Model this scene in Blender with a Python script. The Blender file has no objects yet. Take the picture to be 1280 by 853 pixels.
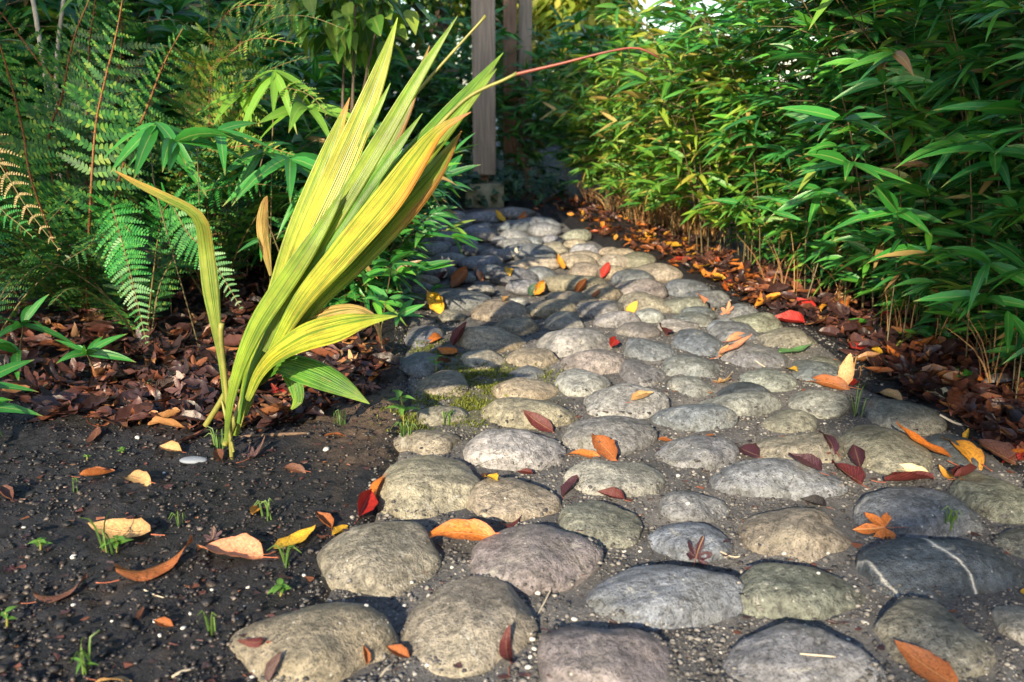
import bpy, math, random
import numpy as np
from mathutils import Vector, Matrix, noise as mnoise
from mathutils.bvhtree import BVHTree

random.seed(7); RS = np.random.RandomState(11)
S = bpy.context.scene
C = S.collection
rad = math.radians

# ------------------------------------------------------------------ camera
HCAM, PITCH, FPX = 0.75, rad(16.0), 1100.0
cd = bpy.data.cameras.new('camera'); cam = bpy.data.objects.new('camera', cd); C.objects.link(cam)
cam.location = (0, 0, HCAM); cam.rotation_euler = (math.pi/2 - PITCH, 0, 0)
cd.sensor_width = 36.0; cd.lens = 36.0*FPX/1280.0
cd.clip_start = 0.05; cd.clip_end = 500
cd.dof.use_dof = True; cd.dof.focus_distance = 1.95; cd.dof.aperture_fstop = 5.0
S.camera = cam
# ------------------------------------------------------------------ light
SUN_EL, SUN_DX = 24.0, 0.33
w = bpy.data.worlds.new('World'); S.world = w; w.use_nodes = True
nt = w.node_tree
sky = nt.nodes.new('ShaderNodeTexSky'); sky.sky_type = 'NISHITA'; sky.sun_disc = False
sky.sun_elevation = rad(SUN_EL); sky.sun_rotation = math.atan2(-SUN_DX, -1.0) % (2*math.pi)
nt.links.new(sky.outputs[0], nt.nodes['Background'].inputs[0])
nt.nodes['Background'].inputs[1].default_value = 0.135
sd = bpy.data.lights.new('sun', 'SUN'); sun = bpy.data.objects.new('sun', sd); C.objects.link(sun)
sd.energy = 5.0; sd.angle = rad(0.6); sd.color = (1.0, 0.83, 0.58)
travel = Vector((SUN_DX, 1.0, -math.tan(rad(SUN_EL))*math.hypot(1, SUN_DX)))
sun.rotation_euler = travel.to_track_quat('-Z', 'Y').to_euler()
sun.location = (-3, -8, 6)
vs = S.view_settings
vs.view_transform = 'Standard'; vs.look = 'None'; vs.exposure = 1.38; vs.gamma = 1.0; vs.use_curve_mapping = False
S.cycles.max_bounces = 6; S.cycles.transparent_max_bounces = 4
S.cycles.diffuse_bounces = 3; S.cycles.glossy_bounces = 2; S.cycles.transmission_bounces = 3
S.cycles.use_denoising = True

# ------------------------------------------------------------------ projection helpers
FW = Vector((0, math.cos(PITCH), -math.sin(PITCH))); UP = Vector((0, math.sin(PITCH), math.cos(PITCH)))
EYE = Vector((0, 0, HCAM))
def ray(px, py):
    return Vector((1, 0, 0))*((px-640)/FPX) + FW + UP*((426.5-py)/FPX)
def G(px, py, z=0.0):
    d = ray(px, py); return EYE + d*((z-HCAM)/d.z)
def P(px, py, Y):
    d = ray(px, py); return EYE + d*(Y/d.y)
def proj(v):
    r = Vector(v)-EYE; dz = r.dot(FW)
    return 640+FPX*r.x/dz, 426.5-FPX*r.dot(UP)/dz
def sstep(a, b, x):
    t = np.clip((x-a)/(b-a), 0, 1); return t*t*(3-2*t)

# ------------------------------------------------------------------ object helpers
def tag(o, label=None, cat=None, group=None, kind=None):
    if label: o['label'] = label
    if cat: o['category'] = cat
    if group: o['group'] = group
    if kind: o['kind'] = kind
    return o
def mesh(name, V, F, mat=None, uv=None, smooth=True):
    me = bpy.data.meshes.new(name)
    V = np.asarray(V, dtype=np.float32).reshape(-1, 3)
    if isinstance(F, np.ndarray):
        F = F.astype(np.int32); n, k = F.shape
        me.vertices.add(len(V)); me.vertices.foreach_set('co', V.ravel())
        me.loops.add(n*k); me.loops.foreach_set('vertex_index', F.ravel())
        me.polygons.add(n); me.polygons.foreach_set('loop_start', np.arange(0, n*k, k, dtype=np.int32))
        me.update(calc_edges=True)
    else:
        me.from_pydata([tuple(v) for v in V.tolist()], [], [tuple(f) for f in F])
    if uv is not None:
        uv = np.asarray(uv, dtype=np.float32)
        L = np.empty(len(me.loops), dtype=np.int32); me.loops.foreach_get('vertex_index', L)
        lay = me.uv_layers.new(name='UVMap'); lay.data.foreach_set('uv', uv[L].ravel())
    if smooth and len(me.polygons):
        me.polygons.foreach_set('use_smooth', np.ones(len(me.polygons), dtype=bool))
    if mat: me.materials.append(mat)
    me.update()
    return me
def ob(name, me, parent=None, loc=(0, 0, 0)):
    o = bpy.data.objects.new(name, me); C.objects.link(o); o.location = loc
    if parent: o.parent = parent
    return o
def empty(name, loc, label, cat, group=None):
    o = bpy.data.objects.new(name, None); C.objects.link(o); o.location = loc; o.empty_display_size = 0.05
    return tag(o, label, cat, group)
def copy_tree(o, parent=None):
    c = o.copy(); C.objects.link(c)
    if parent: c.parent = parent
    for ch in list(o.children): copy_tree(ch, c)
    return c
def cat_meshes(parts):
    V, F, U, n = [], [], [], 0
    for v, f, u in parts:
        V.append(v); F.append(np.asarray(f)+n); U.append(u); n += len(v)
    return np.concatenate(V), np.concatenate(F), np.concatenate(U)

def spline(pts, n):
    """Catmull-Rom through rows of pts (any number of columns)."""
    p = np.asarray(pts, dtype=float)
    if len(p) == 2: return p[0] + (p[1]-p[0])*np.linspace(0, 1, n)[:, None]
    q = np.vstack([2*p[0]-p[1], p, 2*p[-1]-p[-2]])
    seg = np.linalg.norm(np.diff(p[:, :3], axis=0), axis=1); cum = np.concatenate([[0], np.cumsum(seg)])/max(seg.sum(), 1e-9)
    out = []
    for t in np.linspace(0, 1, n):
        i = min(np.searchsorted(cum, t, side='right')-1, len(p)-2); i = max(i, 0)
        u = (t-cum[i])/max(cum[i+1]-cum[i], 1e-9)
        a, b, c_, d = q[i], q[i+1], q[i+2], q[i+3]
        out.append(0.5*((2*b)+(-a+c_)*u+(2*a-5*b+4*c_-d)*u*u+(-a+3*b-3*c_+d)*u**3))
    return np.array(out)
def tube(pts, radii, sides=6, n=None, cap=True):
    p = np.asarray(pts, dtype=float); r = np.asarray(radii, dtype=float)
    if n:
        q = spline(np.column_stack([p, r]), n); p, r = q[:, :3], np.maximum(q[:, 3], 1e-4)
    T = np.gradient(p, axis=0); T /= np.linalg.norm(T, axis=1)[:, None]+1e-9
    ref = np.array([0.31, 0.2, 0.93]) if abs(T[:, 2]).mean() < 0.8 else np.array([1., 0.1, 0])
    A = np.cross(T, ref); A /= np.linalg.norm(A, axis=1)[:, None]+1e-9
    B = np.cross(T, A)
    ang = np.arange(sides)*2*math.pi/sides
    V = p[:, None, :] + r[:, None, None]*(np.cos(ang)[None, :, None]*A[:, None, :]+np.sin(ang)[None, :, None]*B[:, None, :])
    m = len(p); V = V.reshape(-1, 3)
    i = np.arange(m-1)[:, None]*sides; j = np.arange(sides)[None, :]; jn = (j+1) % sides
    F = np.stack([i+j, i+jn, i+jn+sides, i+j+sides], axis=-1).reshape(-1, 4)
    U = np.column_stack([np.tile(ang/6.28, m), np.repeat(np.linspace(0, 1, m), sides)])
    if cap:
        V = np.vstack([V, p[-1][None]]); U = np.vstack([U, [[0.5, 1]]]); e = len(V)-1; b = (m-1)*sides
        k = np.arange(sides); F = np.vstack([F, np.column_stack([b+k, b+(k+1) % sides, np.full(sides, e), np.full(sides, e)])])
        F = [tuple(dict.fromkeys(f)) for f in F.tolist()]
    return V, F, U
def tubemesh(name, pts, radii, mat, sides=6, n=None):
    V, F, U = tube(pts, radii, sides, n); return mesh(name, V, F, mat, U)

# ------------------------------------------------------------------ material helpers
def newmat(name):
    m = bpy.data.materials.new(name); m.use_nodes = True
    t = m.node_tree; t.nodes.clear()
    out = t.nodes.new('ShaderNodeOutputMaterial'); b = t.nodes.new('ShaderNodeBsdfPrincipled')
    t.links.new(b.outputs[0], out.inputs[0])
    return m, t, b, out
def N(t, typ, **kw):
    n = t.nodes.new('ShaderNode'+typ)
    for k, v in kw.items():
        if k.startswith('i_'):
            key = k[2:]; key = int(key) if key.isdigit() else key.replace('_', ' ')
            if hasattr(v, 'links') or isinstance(v, bpy.types.NodeSocket): t.links.new(v, n.inputs[key])
            else: n.inputs[key].default_value = v
        else: setattr(n, k, v)
    return n
def ramp(t, fac, stops, interp='LINEAR'):
    n = t.nodes.new('ShaderNodeValToRGB'); t.links.new(fac, n.inputs[0]); n.color_ramp.interpolation = interp
    e = n.color_ramp.elements
    while len(e) < len(stops): e.new(0.5)
    for i, (p, c) in enumerate(stops):
        e[i].position = p; e[i].color = (c[0], c[1], c[2], 1) if not isinstance(c, (int, float)) else (c, c, c, 1)
    return n.outputs[0]
def mix(t, fac, a, b, mode='MIX'):
    n = t.nodes.new('ShaderNodeMix'); n.data_type = 'RGBA'; n.blend_type = mode
    for k, v in ((0, fac), (6, a), (7, b)):
        if isinstance(v, bpy.types.NodeSocket): t.links.new(v, n.inputs[k])
        else: n.inputs[k].default_value = v if k == 0 else ((v[0], v[1], v[2], 1) if not isinstance(v, (int, float)) else (v, v, v, 1))
    return n.outputs[2]
def math_(t, op, a, b=0.0, clamp=False):
    n = t.nodes.new('ShaderNodeMath'); n.operation = op; n.use_clamp = clamp
    for k, v in ((0, a), (1, b)):
        if isinstance(v, bpy.types.NodeSocket): t.links.new(v, n.inputs[k])
        else: n.inputs[k].default_value = v
    return n.outputs[0]
def tex(t, scale, detail=4.0, rough=0.6, coord=None, dist=0.0):
    n = N(t, 'TexNoise', i_Scale=scale, i_Detail=detail, i_Roughness=rough, i_Distortion=dist)
    if coord is not None: t.links.new(coord, n.inputs['Vector'])
    return n.outputs[0]
def bump(t, b, h, strength=0.5, dist=0.01, prev=None):
    n = N(t, 'Bump', i_Strength=strength, i_Distance=dist); t.links.new(h, n.inputs['Height'])
    if prev is not None: t.links.new(prev, n.inputs['Normal'])
    if b is not None: t.links.new(n.outputs[0], b.inputs['Normal'])
    return n.outputs[0]
def geo(t): return t.nodes.new('ShaderNodeNewGeometry').outputs
def translucent(t, b, out, col, fac):
    tr = t.nodes.new('ShaderNodeBsdfTranslucent'); t.links.new(col, tr.inputs[0])
    mx = t.nodes.new('ShaderNodeMixShader'); mx.inputs[0].default_value = fac
    t.links.new(b.outputs[0], mx.inputs[1]); t.links.new(tr.outputs[0], mx.inputs[2]); t.links.new(mx.outputs[0], out.inputs[0])

def mat_foliage(name, stops, rough=0.42, trans=0.28, spec=0.5, uvvein=True):
    m, t, b, out = newmat(name)
    g = geo(t)
    col = ramp(t, g['Random Per Island'], stops)
    oi = t.nodes.new('ShaderNodeObjectInfo')
    nz = tex(t, 9.0, 3, coord=g['Position'])
    col = mix(t, 0.55, col, ramp(t, nz, [(0.3, 0.45), (0.7, 1.0)]), 'MULTIPLY')
    if uvvein:
        uv = t.nodes.new('ShaderNodeUVMap').outputs[0]
        sx = N(t, 'SeparateXYZ'); t.links.new(uv, sx.inputs[0])
        mid = math_(t, 'ABSOLUTE', math_(t, 'SUBTRACT', sx.outputs[0], 0.5))
        col = mix(t, ramp(t, mid, [(0.0, 0.55), (0.07, 0.0)]), col, (0.30, 0.36, 0.12))
        st = math_(t, 'SINE', math_(t, 'MULTIPLY', sx.outputs[0], 70.0))
        bump(t, b, st, 0.12, 0.002)
        tip = ramp(t, sx.outputs[1], [(0.88, 0.0), (1.0, 0.8)])
        col = mix(t, tip, col, (0.30, 0.24, 0.08))
    t.links.new(col, b.inputs['Base Color']); b.inputs['Roughness'].default_value = rough
    b.inputs['Specular IOR Level'].default_value = spec
    tc = mix(t, 1.0, col, (1.3, 1.35, 0.5), 'MULTIPLY')
    translucent(t, b, out, tc, trans)
    return m

def mat_simple(name, c1, c2, scale=20, rough=0.7, bs=0.4, bd=0.004, stretch=None):
    m, t, b, out = newmat(name)
    co = t.nodes.new('ShaderNodeTexCoord').outputs['Object']
    if stretch:
        mp = N(t, 'Mapping'); mp.inputs['Scale'].default_value = stretch; t.links.new(co, mp.inputs[0]); co = mp.outputs[0]
    nz = tex(t, scale, 6, 0.65, co)
    col = ramp(t, nz, [(0.3, c1), (0.7, c2)])
    t.links.new(col, b.inputs['Base Color']); b.inputs['Roughness'].default_value = rough
    bump(t, b, nz, bs, bd)
    return m

# --- ground materials
def mat_soil():
    m, t, b, out = newmat('dark_soil')
    pos = geo(t)['Position']
    n1 = tex(t, 7, 5, 0.6, pos); n2 = tex(t, 90, 6, 0.7, pos); n3 = tex(t, 420, 3, 0.7, pos)
    col = ramp(t, n1, [(0.30, (0.004, 0.004, 0.006)), (0.58, (0.012, 0.0115, 0.015)), (0.80, (0.040, 0.029, 0.022))])
    col = mix(t, 0.75, col, ramp(t, n2, [(0.3, 0.3), (0.72, 1.5)]), 'MULTIPLY')
    v = N(t, 'TexVoronoi', i_Scale=130.0); t.links.new(pos, v.inputs['Vector'])
    spk = ramp(t, v.outputs['Distance'], [(0.05, 1.0), (0.14, 0.0)])
    vr = N(t, 'SeparateColor'); t.links.new(v.outputs['Color'], vr.inputs[0])
    sel = ramp(t, vr.outputs[0], [(0.93, 0.0), (0.96, 1.0)])
    spk = math_(t, 'MULTIPLY', spk, sel)
    col = mix(t, spk, col, (0.25, 0.23, 0.22))
    # a lighter, warmer brown patch at the left path edge
    sx = N(t, 'SeparateXYZ'); t.links.new(pos, sx.inputs[0])
    dx = math_(t, 'ABSOLUTE', math_(t, 'ADD', sx.outputs[0], 0.33)); dy = math_(t, 'ABSOLUTE', math_(t, 'SUBTRACT', sx.outputs[1], 1.98))
    dd = math_(t, 'ADD', math_(t, 'MULTIPLY', dx, 1.0), math_(t, 'MULTIPLY', dy, 0.55))
    dd = math_(t, 'ADD', dd, math_(t, 'MULTIPLY', tex(t, 14, 4, 0.6, pos), 0.30))
    patch = ramp(t, dd, [(0.20, 0.75), (0.42, 0.0)])
    warm_brown = ramp(t, n2, [(0.25, (0.05, 0.033, 0.022)), (0.7, (0.20, 0.135, 0.085))])
    col = mix(t, patch, col, warm_brown)
    t.links.new(col, b.inputs['Base Color'])
    t.links.new(ramp(t, n2, [(0.3, 0.32), (0.7, 0.75)]), b.inputs['Roughness'])
    h1 = bump(t, None, n2, 0.8, 0.012)
    bump(t, b, n3, 0.7, 0.004, h1)
    return m
def mat_grit():
    m, t, b, out = newmat('path_grit')
    pos = geo(t)['Position']
    n1 = tex(t, 6, 5, 0.6, pos); n2 = tex(t, 150, 6, 0.75, pos)
    col = ramp(t, n1, [(0.3, (0.038, 0.038, 0.042)), (0.52, (0.105, 0.104, 0.107)), (0.75, (0.19, 0.18, 0.17))])
    col = mix(t, 0.8, col, ramp(t, n2, [(0.28, 0.25), (0.7, 1.7)]), 'MULTIPLY')
    v = N(t, 'TexVoronoi', i_Scale=160.0); t.links.new(pos, v.inputs['Vector'])
    vr = N(t, 'SeparateColor'); t.links.new(v.outputs['Color'], vr.inputs[0])
    spk = math_(t, 'MULTIPLY', ramp(t, v.outputs['Distance'], [(0.1, 1.0), (0.3, 0.0)]), ramp(t, vr.outputs[0], [(0.80, 0.0), (0.86, 1.0)]))
    col = mix(t, spk, col, (0.42, 0.41, 0.40))
    # green algae where the mossy joint is
    sx = N(t, 'SeparateXYZ'); t.links.new(pos, sx.inputs[0])
    dx = math_(t, 'ABSOLUTE', math_(t, 'ADD', sx.outputs[0], 0.07)); dy = math_(t, 'ABSOLUTE', math_(t, 'SUBTRACT', sx.outputs[1], 2.18))
    dd = math_(t, 'ADD', dx, math_(t, 'MULTIPLY', dy, 0.6)); dd = math_(t, 'ADD', dd, math_(t, 'MULTIPLY', n1, 0.3))
    col = mix(t, ramp(t, dd, [(0.24, 0.7), (0.42, 0.0)]), col, (0.11, 0.115, 0.02))
    t.links.new(col, b.inputs['Base Color']); b.inputs['Roughness'].default_value = 0.8
    bump(t, b, n2, 0.9, 0.008)
    return m
def mat_stone(name='cobble', vein=0.0, lichen=0.14):
    m, t, b, out = newmat(name)
    oi = t.nodes.new('ShaderNodeObjectInfo')
    co = t.nodes.new('ShaderNodeTexCoord').outputs['Object']
    # shift the pattern for every stone
    cx = N(t, 'CombineXYZ')
    for k in range(3): t.links.new(math_(t, 'MULTIPLY', oi.outputs['Random'], (37.0, 91.0, 53.0)[k]), cx.inputs[k])
    ad = N(t, 'VectorMath', operation='ADD'); t.links.new(co, ad.inputs[0]); t.links.new(cx.outputs[0], ad.inputs[1]); co = ad.outputs[0]
    n1 = tex(t, 11, 6, 0.62, co, 0.6); n2 = tex(t, 75, 5, 0.7, co); n3 = tex(t, 300, 3, 0.6, co); n4 = tex(t, 5, 3, 0.5, co, 1.0)
    base = oi.outputs['Color']
    col = mix(t, 0.9, base, ramp(t, n1, [(0.28, 0.55), (0.5, 0.95), (0.72, 1.4)]), 'MULTIPLY')
    col = mix(t, 0.95, col, ramp(t, n2, [(0.32, 0.36), (0.66, 1.6)]), 'MULTIPLY')
    col = mix(t, ramp(t, n4, [(0.52, 0.0), (0.70, lichen)]), col, (0.33, 0.32, 0.22))
    col = mix(t, ramp(t, n3, [(0.32, 0.75), (0.42, 0.0)]), col, (0.02, 0.02, 0.022))
    v = N(t, 'TexVoronoi', i_Scale=95.0); t.links.new(co, v.inputs['Vector'])
    vr = N(t, 'SeparateColor'); t.links.new(v.outputs['Color'], vr.inputs[0])
    spk = math_(t, 'MULTIPLY', ramp(t, v.outputs['Distance'], [(0.08, 0.8), (0.24, 0.0)]), ramp(t, vr.outputs[0], [(0.80, 0.0), (0.9, 1.0)]))
    col = mix(t, spk, col, (0.50, 0.49, 0.46))
    n5 = tex(t, 16, 6, 0.75, co, 1.2)
    col = mix(t, ramp(t, n5, [(0.60, 0.0), (0.64, 0.45)]), col, (0.36, 0.355, 0.32))
    n6 = tex(t, 9, 5, 0.7, co, 0.5)
    col = mix(t, ramp(t, n6, [(0.30, 0.55), (0.38, 0.0)]), col, (0.045, 0.043, 0.036))
    # hairline cracks
    w1 = tex(t, 7, 2, 0.5, co, 2.2)
    line = ramp(t, math_(t, 'ABSOLUTE', math_(t, 'SUBTRACT', w1, 0.5)), [(0.0, 0.6), (0.012, 0.0)])
    col = mix(t, line, col, (0.03, 0.03, 0.03))
    if vein:
        o_ = N(t, 'SeparateXYZ'); t.links.new(t.nodes.new('ShaderNodeTexCoord').outputs['Object'], o_.inputs[0])
        wv = math_(t, 'ADD', math_(t, 'ADD', o_.outputs[0], math_(t, 'MULTIPLY', o_.outputs[1], 0.45)), math_(t, 'MULTIPLY', math_(t, 'SUBTRACT', n1, 0.5), 0.03))
        line = ramp(t, math_(t, 'ABSOLUTE', math_(t, 'SUBTRACT', wv, 0.015)), [(0.0012, vein), (0.0042, 0.0)])
        l2 = ramp(t, math_(t, 'ABSOLUTE', math_(t, 'ADD', wv, 0.115)), [(0.0004, vein*.6), (0.003, 0.0)]); line = math_(t, 'MAXIMUM', line, l2)
        col = mix(t, line, col, (0.62, 0.60, 0.54))
    t.links.new(col, b.inputs['Base Color'])
    t.links.new(ramp(t, n1, [(0.3, 0.34), (0.7, 0.56)]), b.inputs['Roughness'])
    b.inputs['Specular IOR Level'].default_value = 0.4
    h1 = bump(t, None, n1, 0.3, 0.02); h2 = bump(t, None, n2, 0.9, 0.006, h1); bump(t, b, n3, 0.6, 0.002, h2)
    return m
def mat_fallen():
    m, t, b, out = newmat('fallen_leaf')
    oi = t.nodes.new('ShaderNodeObjectInfo'); g = geo(t)
    co = t.nodes.new('ShaderNodeTexCoord').outputs['Object']
    cx = N(t, 'CombineXYZ')
    for k in range(3): t.links.new(math_(t, 'MULTIPLY', oi.outputs['Random'], (17.0, 41.0, 23.0)[k]), cx.inputs[k])
    ad = N(t, 'VectorMath', operation='ADD'); t.links.new(co, ad.inputs[0]); t.links.new(cx.outputs[0], ad.inputs[1]); co = ad.outputs[0]
    uv = t.nodes.new('ShaderNodeUVMap').outputs[0]
    sx = N(t, 'SeparateXYZ'); t.links.new(uv, sx.inputs[0])
    mid = math_(t, 'ABSOLUTE', math_(t, 'SUBTRACT', sx.outputs[0], 0.5))
    n1 = tex(t, 24, 4, 0.6, co); n2 = tex(t, 140, 3, 0.6, co)
    col = mix(t, 0.75, oi.outputs['Color'], ramp(t, n1, [(0.32, 0.28), (0.50, 0.85), (0.75, 1.15)]), 'MULTIPLY')
    dk = mix(t, 1.0, oi.outputs['Color'], (0.35, 0.18, 0.12), 'MULTIPLY')
    col = mix(t, ramp(t, n2, [(0.30, 0.9), (0.40, 0.0)]), col, dk)
    edge = ramp(t, math_(t, 'ADD', mid, math_(t, 'MULTIPLY', n1, 0.25)), [(0.50, 0.0), (0.66, 0.55)])
    col = mix(t, edge, col, dk)
    vv = math_(t, 'SUBTRACT', math_(t, 'MULTIPLY', sx.outputs[1], 11.0), math_(t, 'MULTIPLY', mid, 7.0))
    vl = math_(t, 'ABSOLUTE', math_(t, 'SUBTRACT', math_(t, 'FRACT', vv), 0.5))
    vein = ramp(t, vl, [(0.0, 0.35), (0.10, 0.0)])
    rib = ramp(t, mid, [(0.0, 0.8), (0.03, 0.0)])
    ln = math_(t, 'MAXIMUM', vein, rib)
    lt = mix(t, 0.5, oi.outputs['Color'], (0.55, 0.36, 0.16))
    col = mix(t, ln, col, lt)
    t.links.new(col, b.inputs['Base Color']); b.inputs['Roughness'].default_value = 0.45
    h = bump(t, None, math_(t, 'MULTIPLY', ln, -1.0), 0.6, 0.002); bump(t, b, n1, 0.5, 0.004, h)
    translucent(t, b, out, col, 0.18)
    return m
def mat_island(name, stops, rough=0.7, bs=0.5, scale=120, trans=0.0):
    m, t, b, out = newmat(name); g = geo(t)
    col = ramp(t, g['Random Per Island'], stops, 'LINEAR')
    nz = tex(t, scale, 4, 0.6, g['Position'])
    col = mix(t, 0.6, col, ramp(t, nz, [(0.3, 0.5), (0.7, 1.2)]), 'MULTIPLY')
    t.links.new(col, b.inputs['Base Color']); b.inputs['Roughness'].default_value = rough
    bump(t, b, nz, bs, 0.003)
    if trans: translucent(t, b, out, col, trans)
    return m
def mat_glad(name, base, midc, tip, edge=None, edge_amt=0.0, tipstart=0.72):
    m, t, b, out = newmat(name)
    uv = t.nodes.new('ShaderNodeUVMap').outputs[0]
    sx = N(t, 'SeparateXYZ'); t.links.new(uv, sx.inputs[0]); u, v = sx.outputs[0], sx.outputs[1]
    pos = geo(t)['Position']
    nz = tex(t, 14, 4, 0.6, pos); nf = tex(t, 260, 2, 0.5, pos)
    vj = math_(t, 'ADD', v, math_(t, 'MULTIPLY', math_(t, 'SUBTRACT', nz, 0.5), 0.30))
    col = ramp(t, vj, [(0.0, base), (0.28, midc), (tipstart, midc), (1.0, tip)])
    # parallel ribs: many fine stripes, each of its own green or yellow
    cm = N(t, 'CombineXYZ'); t.links.new(math_(t, 'MULTIPLY', u, 14.0), cm.inputs[0]); t.links.new(math_(t, 'MULTIPLY', v, 1.6), cm.inputs[1])
    ns = tex(t, 1.0, 3, 0.7, cm.outputs[0])
    col = mix(t, ramp(t, ns, [(0.40, 1.0), (0.56, 0.0)]), col, mix(t, 1.0, col, (0.22, 0.48, 0.30), 'MULTIPLY'))
    col = mix(t, 0.8, col, ramp(t, nz, [(0.3, 0.5), (0.68, 1.2)]), 'MULTIPLY')
    if edge:
        e = math_(t, 'ADD', u, math_(t, 'MULTIPLY', math_(t, 'SUBTRACT', nz, 0.5), 0.35))
        em = math_(t, 'MULTIPLY', ramp(t, e, [(0.66, 0.0), (0.86, edge_amt)]), ramp(t, v, [(0.52, 0.08), (0.70, 1.0)])); col = mix(t, em, col, edge)
    col = mix(t, ramp(t, nf, [(0.24, 0.8), (0.30, 0.0)]), col, (0.05, 0.03, 0.01))
    cb = N(t, 'CombineXYZ'); t.links.new(math_(t, 'MULTIPLY', u, 5.0), cb.inputs[0]); t.links.new(math_(t, 'MULTIPLY', v, 9.0), cb.inputs[1]); t.links.new(N(t, 'SeparateXYZ', i_Vector=pos).outputs[0], cb.inputs[2])
    blo = tex(t, 1.3, 5, 0.7, cb.outputs[0])
    col = mix(t, ramp(t, blo, [(0.58, 0.0), (0.68, 0.8)]), col, (0.20, 0.12, 0.035))
    col = mix(t, ramp(t, vj, [(1.0, 0.0), (1.06, 0.9)]), col, (0.22, 0.10, 0.04))
    st = math_(t, 'SINE', math_(t, 'MULTIPLY', u, 95.0))
    bump(t, b, math_(t, 'ADD', st, math_(t, 'MULTIPLY', ns, 4.0)), 0.35, 0.0025)
    t.links.new(col, b.inputs['Base Color']); b.inputs['Roughness'].default_value = 0.42
    translucent(t, b, out, col, 0.30)
    return m

MS = mat_soil(); MG = mat_grit(); MST = mat_stone('cobble'); MSV = mat_stone('veined_cobble', 0.9, 0.1); MFL = mat_fallen()
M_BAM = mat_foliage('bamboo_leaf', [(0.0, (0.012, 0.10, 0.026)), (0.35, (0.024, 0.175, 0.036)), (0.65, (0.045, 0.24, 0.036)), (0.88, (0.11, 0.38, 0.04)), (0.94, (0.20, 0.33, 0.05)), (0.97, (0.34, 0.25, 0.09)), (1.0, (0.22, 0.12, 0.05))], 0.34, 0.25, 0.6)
M_BAML = mat_foliage('bamboo_leaf_painted_sun', [(0.0, (0.022, 0.14, 0.03)), (0.35, (0.07, 0.25, 0.03)), (0.7, (0.19, 0.37, 0.035)), (0.9, (0.40, 0.42, 0.05)), (1.0, (0.38, 0.26, 0.09))], 0.4, 0.32)  # yellower, lighter bamboo leaf with sunlight painted into its colour
M_FERN = mat_foliage('fern_leaf', [(0.0, (0.012, 0.070, 0.022)), (0.5, (0.028, 0.125, 0.030)), (0.82, (0.075, 0.21, 0.035)), (1.0, (0.18, 0.26, 0.045))], 0.45, 0.25, 0.45, False)
M_FERNB = mat_foliage('fern_leaf_bright', [(0.0, (0.016, 0.14, 0.025)), (0.6, (0.030, 0.22, 0.036)), (1.0, (0.08, 0.29, 0.05))], 0.45, 0.3, 0.45, False)
M_FERNY = mat_foliage('fern_leaf_yellowing', [(0.0, (0.06, 0.19, 0.03)), (0.5, (0.16, 0.30, 0.04)), (0.85, (0.32, 0.36, 0.06)), (1.0, (0.34, 0.19, 0.05))], 0.5, 0.3, 0.4, False)
M_FERND = mat_foliage('fern_leaf_dead', [(0.0, (0.16, 0.13, 0.06)), (0.6, (0.33, 0.25, 0.12)), (1.0, (0.42, 0.32, 0.17))], 0.7, 0.2, 0.2, False)
M_RACH = mat_simple('fern_stem_scales', (0.06, 0.026, 0.010), (0.26, 0.115, 0.035), 160, 0.8)
M_RACHG = mat_simple('fern_stem', (0.06, 0.06, 0.015), (0.17, 0.12, 0.04), 60, 0.6)
M_CANE = mat_simple('bamboo_cane', (0.04, 0.04, 0.015), (0.12, 0.085, 0.035), 30, 0.5, 0.2, 0.002)
M_STRAW = mat_island('dry_straw', [(0.0, (0.12, 0.05, 0.018)), (0.5, (0.33, 0.17, 0.06)), (1.0, (0.50, 0.32, 0.13))], 0.6, 0.2, 60, 0.2)
M_BROAD = mat_foliage('broad_leaf', [(0.0, (0.03, 0.11, 0.02)), (0.6, (0.10, 0.24, 0.03)), (1.0, (0.28, 0.38, 0.05))], 0.4, 0.35)
M_IVY = mat_foliage('ivy_leaf', [(0.0, (0.010, 0.05, 0.03)), (0.6, (0.02, 0.085, 0.05)), (1.0, (0.05, 0.12, 0.05))], 0.38, 0.12)
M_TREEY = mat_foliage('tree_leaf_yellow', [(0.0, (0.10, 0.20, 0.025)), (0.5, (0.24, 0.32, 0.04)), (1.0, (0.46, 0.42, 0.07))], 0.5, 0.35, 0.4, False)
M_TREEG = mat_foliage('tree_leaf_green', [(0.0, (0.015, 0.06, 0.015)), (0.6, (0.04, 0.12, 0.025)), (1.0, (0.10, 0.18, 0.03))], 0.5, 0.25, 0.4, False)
M_BARK = mat_simple('bark', (0.04, 0.03, 0.022), (0.12, 0.09, 0.065), 18, 0.9, 0.9, 0.02, (1, 1, 0.25))
M_POST = mat_simple('weathered_post', (0.12, 0.098, 0.078), (0.31, 0.26, 0.21), 9, 0.75, 0.4, 0.006, (6, 6, 0.35))
M_POSTB = mat_simple('brown_post', (0.11, 0.065, 0.04), (0.27, 0.165, 0.105), 9, 0.75, 0.4, 0.006, (6, 6, 0.35))
M_CONC = mat_simple('mossy_concrete', (0.10, 0.12, 0.085), (0.27, 0.28, 0.21), 14, 0.9, 0.6, 0.01)
M_STEM = mat_simple('green_stem', (0.09, 0.10, 0.02), (0.21, 0.20, 0.04), 30, 0.5, 0.2, 0.002)
M_SEED = mat_foliage('seedling_leaf', [(0.0, (0.05, 0.19, 0.025)), (1.0, (0.15, 0.32, 0.05))], 0.4, 0.35)
M_TWIG = mat_simple('twig', (0.05, 0.03, 0.02), (0.17, 0.11, 0.07), 60, 0.8)
M_PALE = mat_simple('pale_stick', (0.28, 0.24, 0.18), (0.48, 0.43, 0.34), 40, 0.7)
M_PEB = mat_simple('pebble', (0.30, 0.30, 0.29), (0.62, 0.61, 0.58), 60, 0.6)
M_PET = mat_simple('leaf_stalk', (0.20, 0.05, 0.03), (0.36, 0.11, 0.05), 60, 0.5)
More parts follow.
